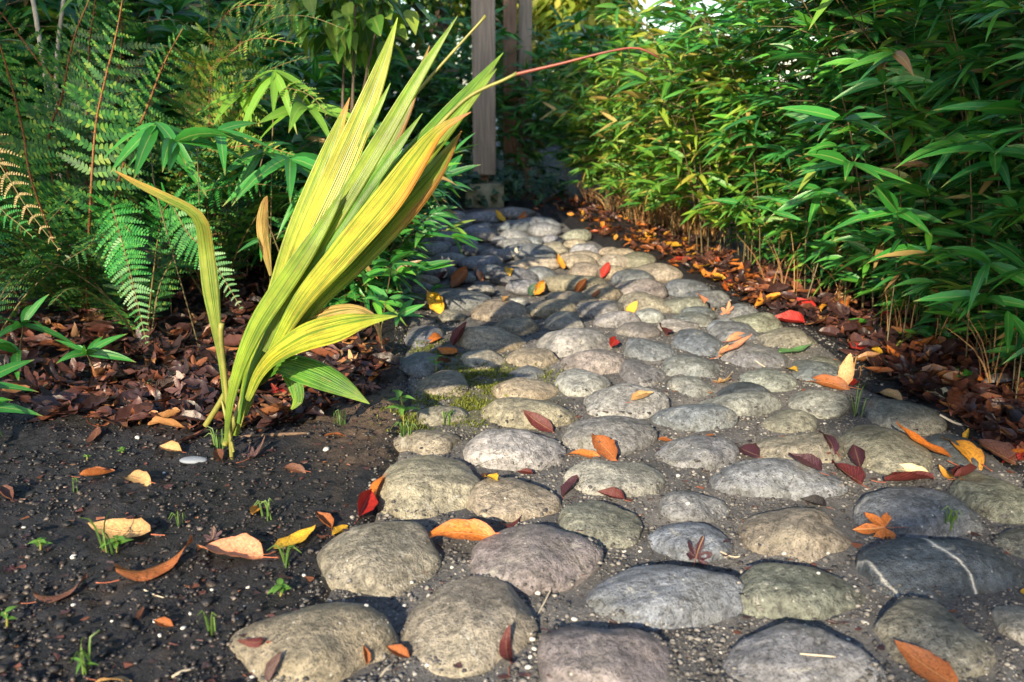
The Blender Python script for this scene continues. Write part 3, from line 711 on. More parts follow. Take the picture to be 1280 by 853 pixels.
def shoot_px(label, base, mids, tips, Yb=None, matl=M_BAM, group=None):
    b = gp(*base); Y0 = b[1]
    st = [b]+[np.array(P(x, y, Y0+dy)) for x, y, dy in mids]
    tp = [(np.array(P(x, y, Y0+dy)), d, n, l0, l1, s_) for x, y, dy, d, n, l0, l1, s_ in tips]
    if tp: st.append(tp[0][0])
    e = shoot('bamboo_shoot', st, tp, label, matl, group)
    return e
GS = 'young bamboo shoots in the left bed'
shoot_px('dark bamboo shoot with star of leaves on the brown litter', (118, 478), [(116, 460, .0)], [(108, 442, -.02, (.2, -.6, .25), 9, .08, .125, 2.2)], group=GS)
shoot_px('bamboo shoot at left edge with leaf standing above litter', (22, 470), [(26, 430, 0)], [(30, 405, -.02, (.8, -.3, .3), 7, .10, .15, 2.0), (20, 440, 0, (-.3, -.7, .2), 4, .10, .15, 1.2)], group=GS)
shoot_px('bamboo shoot at left edge with broad leaves touching black soil', (-30, 540), [(-30, 520, 0)], [(-28, 512, -.02, (1, -.35, .1), 4, .12, .18, .8), (-26, 480, .03, (1, -.1, .2), 3, .10, .16, .8)], group=GS)
shoot_px('bamboo shoot spreading under the bright fern frond', (75, 395), [(80, 360, 0)], [(85, 338, -.02, (.5, -.7, .1), 7, .12, .18, 1.8)], group=GS)
shoot_px('bamboo shoot right of the bright fern frond with bent leaves', (215, 400), [(212, 360, 0)], [(208, 340, -.02, (.6, -.6, .0), 5, .10, .15, 1.6)], group=GS)
GL = 'bamboo shoots lining the left path edge'
for lab, b_, tp in [
    ('bamboo shoot just right of the gladiolus, leaves over cobbles', (475, 420), [(490, 330, -.05, (1, -.3, .2), 7, .09, .15, 1.6), (455, 345, 0, (-.2, -.8, .2), 6, .1, .16, 1.8), (480, 300, .1, (.9, .1, .3), 6, .09, .14, 1.6)]),
    ('bamboo shoot behind the gladiolus with leaf over the far cobbles', (478, 372), [(478, 268, 0, (1, -.1, .2), 6, .11, .16, 1.2), (470, 290, 0, (-.1, -.9, .2), 7, .12, .18, 1.8), (450, 310, 0, (-.5, -.6, .2), 6, .12, .18, 1.8)]),
    ('thin bamboo shoot beside the grey edge cobble', (490, 440), [(500, 395, 0, (.8, -.5, .2), 5, .07, .11, 1.6), (485, 375, 0, (.3, -.8, .4), 6, .07, .11, 2.0)]),
    ('bamboo shoot behind the yellow horizontal leaf', (425, 400), [(415, 300, -.03, (.2, -.9, .1), 8, .12, .19, 2.0), (400, 350, 0, (.5, -.8, 0), 6, .12, .18, 1.6)]),
    ('bamboo shoot at the far left edge of the cobbles', (485, 335), [(468, 275, 0, (.9, -.3, .1), 7, .10, .15, 1.6), (475, 280, 0, (0, -1, .2), 7, .12, .18, 1.8), (490, 300, 0, (.9, -.3, .0), 6, .09, .15, 1.4)])]:
    shoot_px(lab, b_, [], tp, group=GL)
for lab, bs, Yd, tp, mt in [
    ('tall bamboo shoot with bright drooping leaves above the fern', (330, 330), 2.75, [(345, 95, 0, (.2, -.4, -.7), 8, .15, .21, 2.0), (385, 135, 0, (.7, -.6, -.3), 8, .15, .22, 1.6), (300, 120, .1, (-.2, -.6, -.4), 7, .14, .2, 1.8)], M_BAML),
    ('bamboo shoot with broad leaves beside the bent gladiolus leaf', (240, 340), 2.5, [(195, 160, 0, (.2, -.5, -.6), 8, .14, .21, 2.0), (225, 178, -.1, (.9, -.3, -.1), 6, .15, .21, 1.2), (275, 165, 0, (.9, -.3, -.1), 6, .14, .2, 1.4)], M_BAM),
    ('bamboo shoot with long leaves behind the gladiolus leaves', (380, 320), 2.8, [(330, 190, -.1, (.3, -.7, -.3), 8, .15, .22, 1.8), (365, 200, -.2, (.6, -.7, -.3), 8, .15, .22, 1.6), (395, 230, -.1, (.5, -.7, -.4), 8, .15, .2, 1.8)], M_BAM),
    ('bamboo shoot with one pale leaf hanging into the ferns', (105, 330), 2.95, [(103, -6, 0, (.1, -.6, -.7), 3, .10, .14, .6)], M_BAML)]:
    b = np.array(P(bs[0], bs[1], Yd)); b[2] = 0.0
    shoot('bamboo_shoot', [b]+[np.array(P(tp[0][0]-4, tp[0][1]+60, Yd))]+[np.array(P(tp[0][0], tp[0][1], Yd))],
          [(np.array(P(x, y, Yd+dy)), d, n, l0, l1, s_) for x, y, dy, d, n, l0, l1, s_ in tp], lab, mt, 'tall bamboo shoots among the ferns')
# shoots leaning out of the right hedge, in front of the dark gap
GR = 'bamboo sprays hanging out of the right hedge'
for lab, (bx, by, Yd), tp in [
    ('bamboo spray with long pale leaf reaching over the litter', (1010, 330, 3.0), [(1022, 240, -.1, (-.7, -.6, -.1), 6, .13, .19, 1.5), (965, 265, -.15, (-.8, -.5, .1), 4, .08, .13, 1.6)]),
    ('bamboo spray with drooping fan above the bare soil', (1130, 400, 2.5), [(1120, 265, -.15, (-.6, -.7, -.2), 7, .12, .18, 1.6), (1150, 310, -.1, (-.3, -.8, -.2), 6, .12, .18, 1.8)]),
    ('lowest bamboo spray at the right edge of the photo', (1265, 500, 2.05), [(1235, 330, -.1, (-.7, -.6, 0), 7, .12, .17, 1.6), (1230, 375, -.1, (-.7, -.6, -.1), 6, .1, .16, 1.4), (1262, 395, -.15, (.1, -.5, -.8), 3, .11, .14, .6)]),
    ('bamboo spray with a long flat leaf high at right', (1270, 500, 2.0), [(1275, 138, -.15, (-1, -.2, .2), 5, .15, .21, .9), (1240, 190, -.1, (-.7, -.6, .0), 6, .12, .18, 1.6)]),
    ('bamboo spray catching light at mid height of the hedge', (1110, 420, 2.45), [(1105, 105, -.2, (-.3, -.8, -.2), 6, .12, .17, 1.8), (1050, 150, -.2, (-.7, -.6, 0), 7, .12, .18, 1.6), (1060, 205, -.2, (-.6, -.7, -.1), 6, .12, .18, 1.6)])]:
    b = np.array(P(bx, by, Yd)); b[2] = 0.0
    shoot('bamboo_shoot', [b, (b+np.array(P(tp[0][0], tp[0][1], Yd)))/2+np.array([.06, .05, .05]), np.array(P(tp[0][0], tp[0][1], Yd+tp[0][2]))],
          [(np.array(P(x, y, Yd+dy)), d, n, l0, l1, s_) for x, y, dy, d, n, l0, l1, s_ in tp], lab, M_BAM, GR)

# ------------------------------------------------------------------ ferns
def frond_geo(pts, Lp, facing, npin=30, seed=0, droop=0.25, start=0.12, npl=10):
    npin = int(npin*.82); rng = np.random.RandomState(seed); n = 60; q = spline(pts, n)
    T = np.gradient(q, axis=0); T /= np.linalg.norm(T, axis=1)[:, None]+1e-9
    fc = np.array(facing, float); fc /= np.linalg.norm(fc)
    A = np.cross(T, fc); A /= np.linalg.norm(A, axis=1)[:, None]+1e-9; B = np.cross(A, T)
    Vs, Fs, n0 = [], [], 0
    for k in range(npin):
        s = start+(1-start)*(k+.5)/npin; idx = s*(n-1); i0 = int(idx); p = q[i0]+(q[min(i0+1, n-1)]-q[i0])*(idx-i0)
        prof = min(1.0, 0.45+1.6*(s-start))*(1-max(0, (s-.45)/.55)**1.35)+0.03
        for sg in (-1, 1):
            if rng.rand() < 0.02: continue
            L = Lp*prof*rng.uniform(.82, 1.1)*(rng.uniform(.3, .7) if rng.rand() < .05 else 1)
            d = A[i0]*sg*0.93+T[i0]*rng.uniform(.22, .55)+B[i0]*rng.normal(0.05, .10); d /= np.linalg.norm(d)
            m = max(4, int(npl*min(1, 0.35+prof)))
            t = (np.arange(m)+.6)/m
            c_ = p+d*(t*L)[:, None]; c_ = c_-B[i0]*(droop*L*t**2)[:, None]; c_[:, 2] -= 0.12*L*t**2
            nb = B[i0]+rng.normal(0, .12, 3); sd2 = np.cross(nb, d); sd2 /= np.linalg.norm(sd2); up = np.cross(d, sd2)
            pl = 0.125*L*(1-t**2.2*.9)*np.minimum(1, .75+t)+0.0015; hw = L/m*.50
            for s2 in (-1, 1):
                o = sd2*s2*pl[:, None]+d*(pl*.35)[:, None]
                a0 = c_-d*hw; a1 = c_+d*hw*.9
                a2 = c_+o*.72+d*hw*.55; a3 = c_+o+d*hw*.1; a4 = c_+o*.7-d*hw*.75
                V = np.stack([a0, a1, a2, a3, a4], 1).reshape(-1, 3)
                f = np.arange(m)[:, None]*5+np.array([0, 1, 2, 3, 4])[None]+n0
                if s2 < 0: f = f[:, ::-1]
                Vs.append(V); Fs.append(f); n0 += len(V)
    return np.concatenate(Vs), np.concatenate(Fs), q
def frond(parent, pts, Lp, facing, mat, seed, npin=30, droop=.25, scaly=True, start=.12, r0=.0035, label=None):
    b = np.array(parent.location)
    V, F, q = frond_geo(np.array(pts)-b, Lp, facing, npin, seed, droop, start)
    tv, tf, tu = tube(q[::2], np.full(len(q[::2]), r0*.28), 4, None, False)
    F = [tuple(f) for f in F.tolist()]+[tuple(f) for f in (np.asarray(tf)+len(V)).tolist()]; V = np.vstack([V, tv])
    fo = ob('frond', mesh('frond', V, F, mat, np.zeros((len(V), 2)), smooth=False), parent)
    if label: fo['label'] = label
    n = len(q); r = np.linspace(r0, r0*.3, n)
    v, f, u = tube(q[::2], r[::2], 5, None, False); parts = [(v, f, u)]
    if scaly:
        rng = np.random.RandomState(seed+9); m = 420; ix = rng.randint(0, int(n*.85), m); d = rng.normal(0, 1, (m, 3)); d /= np.linalg.norm(d, axis=1)[:, None]
        p0 = q[ix]; ln = rng.uniform(.006, .014, m)*np.linspace(1, .8, m); sdv = np.cross(d, rng.normal(0, 1, (m, 3))); sdv /= np.linalg.norm(sdv, axis=1)[:, None]
        v2 = np.stack([p0-sdv*.0012, p0+sdv*.0012, p0+d*ln[:, None]+sdv*.0004, p0+d*ln[:, None]-sdv*.0004], 1).reshape(-1, 3)
        f2 = np.arange(m*4).reshape(-1, 4); parts.append((v2, f2, np.zeros((len(v2), 2))))
    V, F, U = cat_meshes(parts); ob('midrib', mesh('midrib', V, F, M_RACH if scaly else M_RACHG, U), fo)
    return fo
def fern(base, label):
    return empty('fern', base, label, 'fern', 'ferns in the left bed')
def arching(parent, n, Lmin, Lmax, seed, mat, Lp=0.13, az0=0, azr=6.28, elev=(0.7, 1.25)):
    rng = np.random.RandomState(seed); b = np.array(parent.location)
    for k in range(n):
        az = az0+azr*(k+rng.uniform(-.3, .3))/n; L = rng.uniform(Lmin, Lmax); e0 = rng.uniform(*elev)
        h = np.array([math.cos(az), math.sin(az), 0]); z = np.array([0, 0, 1.])
        p = [b+h*.02, b+(h*math.cos(e0)+z*math.sin(e0))*L*.35, b+h*L*(.30+.35*math.cos(e0))+z*L*(.62*math.sin(e0)), b+h*L*(.75)+z*L*(.62*math.sin(e0)-.12*rng.uniform(.2, 1.8))]
        frond(parent, p, Lp*L/.7, z*0.8-h*.3, mat, seed*31+k, 28, .25, False)
def PP(lst): return [np.array(P(x, y, d)) for x, y, d in lst]
fa = fern(np.array([G(105, 370).x, 2.75, 0]), 'dark upright fern with orange scaly midribs at left edge')
fa.location = P(100, 345, 2.85); fa.location.z = 0
b = list(fa.location)
for kk, (pts, Lp, mt) in enumerate([
    ([(112, 275, 2.55), (119, 163, 2.5), (131, 102, 2.45), (146, 40, 2.4), (158, -30, 2.34)], .155, M_FERN),
    ([(44, 240, 2.6), (30, 170, 2.55), (18, 120, 2.5), (4, 70, 2.42), (-14, 10, 2.35)], .15, M_FERN),
    ([(72, 130, 2.8), (46, 75, 2.75), (12, 30, 2.7), (-30, -20, 2.6)], .15, M_FERN),
    ([(110, 90, 2.95), (118, 10, 2.9), (124, -70, 2.85)], .16, M_FERN),
    ([(150, 80, 3.0), (147, 0, 2.9), (143, -60, 2.85)], .16, M_FERN), ([(62, 200, 2.75), (78, 120, 2.65), (92, 50, 2.55), (118, -15, 2.45)], .15, M_FERN), ([(150, 220, 2.75), (182, 140, 2.68), (205, 80, 2.6), (232, 30, 2.5)], .14, M_FERN), ([(20, 240, 2.7), (-5, 160, 2.6), (-20, 90, 2.5)], .15, M_FERN)]):
    frond(fa, [b]+PP(pts), Lp, (0.1*(-1)**kk, -1, .25), mt, 500+kk, 34, .15, True, .22, .006)
arching(fa, 7, .65, .85, 21, M_FERN, .12, 2.2, 3.6)
arching(fa, 4, .5, .65, 22, M_FERN, .12, 3.9, 1.6)
fb = fern((0, 0, 0), 'fern with bright green fronds drooping over brown litter'); fb.location = P(170, 330, 2.62); fb.location.z = 0.0
b = list(fb.location)
frond(fb, [b]+PP([(140, 262, 2.52), (152, 300, 2.40), (165, 350, 2.32), (184, 432, 2.25)]), .105, (0, -1, .35), M_FERNB, 520, 44, .1, False, .30, .003, 'bright green frond tapering to the ground')
frond(fb, [b]+PP([(205, 262, 2.58), (235, 292, 2.5), (265, 325, 2.45), (303, 388, 2.4)]), .10, (.1, -1, .3), M_FERNB, 521, 42, .1, False, .30, .003)
frond(fb, [b]+PP([(130, 300, 2.55), (110, 310, 2.45), (75, 330, 2.4)]), .11, (0, -1, .5), M_FERN, 522, 26, .15, False, .25)
arching(fb, 5, .45, .6, 23, M_FERN, .12, 1.0, 4.0)
fc_ = fern((0, 0, 0), 'fern with yellowing arched fronds behind the gladiolus'); fc_.location = P(265, 300, 3.05); fc_.location.z = 0.0
b = list(fc_.location)
for kk, (pts, Lp, mt) in enumerate([
    ([(220, 255, 2.9), (262, 238, 2.75), (310, 230, 2.68), (374, 236, 2.62)], .12, M_FERNB),
    ([(225, 215, 2.9), (270, 190, 2.78), (320, 182, 2.7), (375, 196, 2.62)], .11, M_FERNY),
    ([(262, 120, 2.95), (285, 70, 2.8), (320, 48, 2.7), (374, 56, 2.6)], .14, M_FERNY),
    ([(280, 140, 2.95), (320, 98, 2.85), (355, 80, 2.8), (392, 70, 2.72)], .13, M_FERN),
    ([(255, 100, 3.0), (245, 50, 2.9), (220, 25, 2.8), (170, 30, 2.7)], .14, M_FERN),
    ([(265, 90, 3.0), (275, 30, 2.9), (300, 8, 2.85), (350, 8, 2.8)], .15, M_FERNY),
    ([(250, 120, 3.0), (230, 70, 2.9), (205, 58, 2.8), (165, 80, 2.7)], .14, M_FERNY),
    ([(262, 60, 3.05), (262, 0, 3.0), (280, -40, 2.95)], .15, M_FERN),
    ([(300, 140, 2.9), (345, 112, 2.75), (385, 118, 2.62), (412, 146, 2.55)], .13, M_FERNY), ([(240, 170, 2.9), (205, 128, 2.75), (168, 112, 2.65), (128, 128, 2.58)], .13, M_FERN), ([(290, 100, 3.1), (325, 20, 3.0), (372, -12, 2.9), (420, -10, 2.8)], .15, M_FERNY),
    ([(290, 90, 3.0), (330, 30, 2.95), (380, 20, 2.9), (440, 40, 2.85)], .13, M_FERN)]):
    frond(fc_, [b]+PP(pts), Lp, (0, -.75, .75), mt, 540+kk, 32, .2, kk in (1, 2, 5), .3, .0032)
arching(fc_, 8, .8, 1.05, 24, M_FERN, .12, 0.3, 6.0)
fd = fern((0, 0, 0), 'fern with a withered tan frond at far left'); fd.location = P(-40, 340, 2.5); fd.location.z = 0.0
b = list(fd.location)
frond(fd, [b]+PP([(-25, 190, 2.35), (5, 215, 2.25), (35, 262, 2.2), (78, 318, 2.15)]), .075, (.3, -1, .2), M_FERND, 560, 26, .5, False, .3, .003, 'withered tan frond')
frond(fd, [b]+PP([(-20, 260, 2.3), (10, 270, 2.22), (45, 300, 2.18)]), .09, (.1, -1, .3), M_FERNB, 561, 26, .3, False, .3, .003)
arching(fd, 6, .5, .8, 25, M_FERN, .12, 0.0, 6.2)
for lab, px, Y0, L in (('dark fern in the deep shade behind the upright fern', 120, 3.5, .95), ('fern deep in shade at the top left corner', 20, 3.2, 1.0), ('dark fern in the shade under the broad-leaved shrub', 390, 3.5, .8)):
    e = fern((0, 0, 0), lab); e.location = P(px, 300, Y0); e.location.z = 0
    arching(e, 11, L*.85, L*1.15, int(px)+3, M_FERN, .13, 0.0, 6.28)

# ------------------------------------------------------------------ gladiolus
LIME, YEL, GRN, DGR = (0.25, 0.34, 0.03), (0.46, 0.43, 0.035), (0.12, 0.27, 0.025), (0.045, 0.14, 0.015)
ORG, PNK, TAN = (0.58, 0.20, 0.04), (0.55, 0.22, 0.12), (0.55, 0.34, 0.12)
G_Y = mat_glad('gladiolus_yellow', (0.26, 0.30, 0.06), YEL, (0.30, 0.42, 0.04))
G_YO = mat_glad('gladiolus_orange_edge', LIME, YEL, PNK, ORG, 0.75, .84)
G_LO = mat_glad('gladiolus_lime_orange_tip', LIME, (0.33, 0.38, 0.03), (0.50, 0.22, 0.06), ORG, .3, .92)
G_L = mat_glad('gladiolus_lime', (0.20, 0.27, 0.05), LIME, (0.22, 0.36, 0.04))
G_G = mat_glad('gladiolus_green', (0.10, 0.20, 0.03), GRN, (0.20, 0.34, 0.04))
G_D = mat_glad('gladiolus_dark', DGR, (0.17, 0.27, 0.02), (0.40, 0.20, 0.03), (0.26, 0.09, 0.02), .8, .85)
G_DG = mat_glad('gladiolus_deep_green', DGR, (0.10, 0.25, 0.025), (0.20, 0.30, 0.03))
G_B = mat_glad('gladiolus_blotched', (0.22, 0.24, 0.05), (0.30, 0.36, 0.06), (0.50, 0.28, 0.05), (0.42, 0.22, 0.05), .4, .8)
G_T = mat_glad('gladiolus_dry', (0.40, 0.30, 0.10), TAN, (0.50, 0.26, 0.10))
M_STKR = mat_simple('flower_stalk_red', (0.09, 0.018, 0.015), (0.24, 0.06, 0.03), 40, 0.5, .2, .002)
gb = gp(288, 572); GY = gb[1]
gl = empty('gladiolus', gb, 'tall yellowing gladiolus with sword leaves standing in the soil', 'plant')
def gleaf(pts, mat, fold=.3, n=22, wave=.10, seed=0, lab=None, facing=(0.1, -1, .15), twist=None):
    W = []; Pt = []
    for x, y, wpx, dy in pts:
        p_ = P(x, y, GY+dy); Pt.append(np.array(p_)-np.array(gb)); W.append(wpx*.87*((p_-EYE).dot(FW))/FPX)
    V, F, U = ribbon(Pt, W, facing, fold, n, 10, wave, seed, twist, .05)
    o = ob('leaf', mesh('leaf', V, F, mat, U), gl)
    if lab: o['label'] = lab
    return o
gleaf([(284,520,7,0),(276,450,9,0),(268,400,17,.0),(262,360,24,0),(256,310,22,0),(251,280,20,-.02),(238,263,15,-.03),(205,246,13,-.05),(172,230,9,-.06),(144,214,2,-.07)], G_B, .35, 30, .12, 1, 'leaf bent sharply to the left')
gleaf([(293,545,5,.03),(302,500,8,.03),(318,440,18,.03),(338,390,26,.04),(372,290,34,.06),(408,200,27,.09),(425,155,14,.1),(437,122,1,.11)], G_LO, .3, 24, .1, 2)
gleaf([(296,545,5,.02),(312,480,11,.02),(345,390,25,.03),(385,295,38,.04),(420,220,41,.06),(455,140,32,.09),(480,75,18,.11),(497,22,1,.13)], G_Y, .3, 26, .12, 3, 'tallest leaf, pointing almost straight up')
gleaf([(330,440,14,-.02),(365,360,22,-.02),(420,268,25,-.02),(478,172,24,0),(528,88,15,.02),(572,20,1,.04)], G_L, .35, 26, .08, 4)
gleaf([(360,390,14,.08),(410,300,28,.1),(470,205,28,.12),(505,140,20,.13),(537,57,1,.15)], G_D, .3, 22, .1, 5)
gleaf([(350,410,14,.06),(400,330,30,.07),(455,268,36,.08),(520,195,38,.08),(575,130,26,.06),(629,66,1,.04)], G_G, .35, 24, .08, 6)
gleaf([(360,400,14,0),(420,320,20,0),(480,255,24,0),(540,182,25,-.02),(585,128,15,-.03),(621,86,1,-.04)], G_L, .35, 24, .08, 7)
gleaf([(340,440,14,-.06),(376,378,28,-.07),(428,316,38,-.08),(484,250,42,-.09),(522,197,32,-.10),(550,162,15,-.11),(589,140,1,-.12)], G_YO, .3, 26, .16, 8, 'broad yellow leaf with an orange edge')
gleaf([(350,440,14,-.02),(392,378,30,-.02),(446,322,40,-.03),(504,258,44,-.04),(545,212,26,-.05),(577,164,1,-.06)], G_D, .3, 24, .12, 9, 'dark green leaf with a rusty lower edge')
gleaf([(282,552,5,-.04),(287,505,11,-.05),(300,455,19,-.05),(322,405,27,-.05),(350,362,29,-.05),(380,318,26,-.05),(412,268,14,-.04),(432,232,1,-.03)], G_L, .4, 26, .1, 10)
gleaf([(298,530,6,.0),(310,480,12,.0),(330,435,18,.0),(365,370,22,0),(410,300,14,0),(440,260,1,0)], G_G, .4, 20, .08, 11)
gleaf([(308,500,10,-.03),(322,466,20,-.06),(345,440,32,-.09),(382,418,46,-.13),(422,406,44,-.17),(458,399,22,-.2),(497,395,1,-.23)], G_Y, .25, 26, .14, 12, 'yellow leaf held out level to the right', (0.1, -.75, .65))
gleaf([(318,480,12,.03),(338,440,26,.02),(370,408,38,.0),(415,390,34,-.03),(450,388,18,-.05),(470,402,10,-.07),(478,436,1,-.08)], G_T, .3, 24, .15, 13, 'tan dry leaf with its tip hanging down', (0.1, -.6, .8))
gleaf([(320,480,12,.04),(345,455,28,.03),(380,460,42,.0),(420,478,34,-.03),(462,505,1,-.06)], G_DG, .25, 22, .12, 14, 'deep green leaf drooping to the soil', (0.1, -.75, .65))
gleaf([(330,470,12,.08),(350,458,22,.06),(366,475,24,.04),(372,500,16,.03),(364,512,3,.03)], G_DG, .3, 16, .14, 15)
gleaf([(306,520,6,.05),(330,445,14,.05),(362,352,18,.06),(402,268,20,.07),(438,200,18,.08),(470,140,10,.09),(488,104,1,.1)], G_L, .45, 22, .08, 21)
gleaf([(318,480,8,.0),(352,400,15,-.01),(398,325,17,-.02),(446,255,17,-.01),(492,190,14,.0),(528,142,1,.01)], G_G, .45, 22, .08, 22)
gleaf([(325,470,8,-.03),(366,388,16,-.05),(414,324,19,-.06),(466,266,20,-.06),(516,212,15,-.07),(556,176,1,-.07)], G_L, .45, 22, .1, 23)
gleaf([(300,510,7,.03),(322,450,14,.04),(350,380,18,.05),(384,300,17,.07),(412,236,10,.09),(428,190,1,.1)], G_G, .45, 22, .08, 24)
gleaf([(345,430,10,-.01),(390,368,18,-.01),(440,314,22,-.02),(488,268,18,-.03),(524,232,1,-.03)], G_B, .4, 20, .12, 25)
gleaf([(338,345,4,.16),(331,310,15,.15),(327,280,17,.14),(330,255,10,.13),(334,245,1,.12)], G_T, .5, 16, .2, 16, 'short curled tan leaf at the back')
def gstalk(pts, mat, name='stalk', sides=8, n=20, lab=None):
    Pt, R = [], []
    for x, y, wpx, dy in pts:
        p_ = P(x, y, GY+dy); Pt.append(np.array(p_)-np.array(gb)); R.append(wpx*.45*((p_-EYE).dot(FW))/FPX)
    o = ob(name, tubemesh(name, Pt, R, mat, sides, n), gl)
    if lab: o['label'] = lab
    return o
gstalk([(290,580,6,0),(287,530,6.5,0),(281,470,7,0),(276,420,7.5,0),(277,404,8,0)], M_STEM, lab='olive stalk cut off short')
gstalk([(257,532,8,.06),(277,500,8,.05),(300,455,8,.04),(318,420,7,.04)], M_STEM)
gstalk([(281,556,9,.03),(296,520,10,.03),(312,480,11,.03),(335,430,12,.03),(370,370,8,.04)], M_STEM)
gstalk([(292,565,4,-.02),(282,520,5,-.01),(277,500,2,0)], M_STEM)
gstalk([(470,185,4.5,.05),(520,118,4.5,.05),(560,72,4.2,.05),(602,26,4,.05),(607,20,5,.05)], M_STEM, 'flower_stalk', lab='olive flower stalk cut off at the top')
fs = gstalk([(540,165,5,-.02),(585,122,5.2,-.03),(630,100,5,-.04),(642,94,5.2,-.04),(646,92,6.5,-.04)], M_STEM, 'flower_stalk', lab='flower stalk bending right over the path')
s2 = gstalk([(645,93,5.5,-.04),(700,80,4.2,-.05),(755,66,3.6,-.06),(790,60,3,-.06),(808,64,3,-.06),(824,73,2,-.06)], M_STKR, 'dry_stalk_tip', lab='reddish dry tip of flower stalk')
s2.parent = fs
for (x, y) in ((646, 92), (700, 80), (790, 60), (817, 70)):
    pass

# ------------------------------------------------------------------ fallen leaves
def inpoly(x, y, poly):
    c = False; j_ = len(poly)-1
    for i_ in range(len(poly)):
        xi, yi = poly[i_]; xj, yj = poly[j_]
        if (yi > y) != (yj > y) and x < (xj-xi)*(y-yi)/(yj-yi)+xi: c = not c
        j_ = i_
    return c
ZL = [(0, 395), (130, 372), (215, 340), (330, 320), (400, 380), (470, 425), (495, 470), (462, 500), (395, 535), (330, 545), (250, 548), (150, 545), (60, 535), (0, 500)]
ZR = [(640, 252), (700, 240), (790, 262), (900, 318), (1010, 360), (1150, 410), (1290, 455), (1290, 592), (1232, 556), (1175, 516), (1100, 480), (1060, 440), (1020, 418), (970, 396), (905, 362), (850, 332), (790, 304), (740, 280), (690, 262)]
ZR2 = [(1060, 452), (1290, 470), (1290, 600), (1180, 530), (1095, 482)]

def leafmesh(kind, ratio, cup, bend, twist, seed):
    rng = np.random.RandomState(seed)
    if kind == 'oval':
        n, c_ = 15, 8; t = np.linspace(0, 1, n)
        wd = np.sin(math.pi*np.clip(t, 0, 1)**0.85)**0.8*(1-.25*t)+0.015; wd[0] = 0.02; wd[-1] = 0.004
        s = np.linspace(-1, 1, c_+1)
        x = (t-0.5)[:, None]+np.zeros((1, c_+1)); wob = 1+.05*np.sin(t*23+seed)+.03*rng.normal(0, 1, n)
        y = s[None]*(wd*wob)[:, None]*ratio*.5
        z = cup*(np.abs(s)[None]**1.6)*wd[:, None]*ratio*.6+bend*((t-.45)**2)[:, None]*1.6+twist*s[None]*(t-.5)[:, None]*ratio
        z = z+.015*np.sin(t[:, None]*14+seed+s[None]*3)*np.abs(s)[None]
        V = np.stack([x, y, z], -1).reshape(-1, 3); m = c_+1
        i = np.arange(n-1)[:, None]*m; j = np.arange(c_)[None]
        F = np.stack([i+j, i+j+1, i+j+1+m, i+j+m], -1).reshape(-1, 4)
        U = np.column_stack([np.tile((s+1)/2, n), np.repeat(t, m)])
        return mesh('fallen_leaf', V, F, MFL, U)
    lobes = 5 if kind == 'maple' else 3
    ang = np.linspace(-2.35, 2.35, lobes*8+1); r = []
    for a in ang:
        ph = (a+2.35)/4.7*lobes % 1.0; k = min(int((a+2.35)/4.7*lobes), lobes-1)
        ln = (0.42, 0.56, 0.68, 0.56, 0.42)[k] if lobes == 5 else (0.5, 0.68, 0.5)[k]
        r.append(0.22+(ln-.22)*(1-abs(ph-.5)*2)**0.8+0.02*rng.normal())
    R = np.array(r); rings = [0.0, .35, .7, 1.0]; V, U = [(-.12, 0, 0)], [(0.5, 0.0)]
    for q in rings[1:]:
        for a, rr in zip(ang, R):
            x, y = rr*q*math.cos(a)-.12, rr*q*math.sin(a)
            V.append((x, y, cup*(q*rr)**2*.8+bend*x*x+.03*math.sin(7*a+seed)*q)); U.append((0.5+y*.8, max(0, x+.3)))
    m = len(ang); F = []
    for k in range(m-1):
        F.append((0, 1+k, 2+k))
        for ri in range(2): a0 = 1+ri*m+k; b0 = a0+m; F.append((a0, b0, b0+1, a0+1))
    return mesh('fallen_leaf', V, F, MFL, np.array(U))
LM = {}
for kd in ('oval', 'maple', 'lobed'):
    for v in range(6):
        LM[(kd, v)] = leafmesh(kd, (.46, .52, .40, .48, .36, .6)[v], (.25, .55, -.25, 1.0, .35, .15)[v], (.25, .1, .5, .2, -.3, .3)[v], (0, .25, -.3, .1, .3, -.1)[v], v*5+1)
PETM = tubemesh('petiole', [(-.48, 0, .0), (-.62, .01, .015), (-.74, .04, .05)], [.011, .009, .008], M_PET, 5, 6)
PETL = tubemesh('petiole', [(-.10, 0, .0), (-.4, .02, .01), (-.6, .06, .05)], [.009, .008, .008], M_PET, 5, 6)
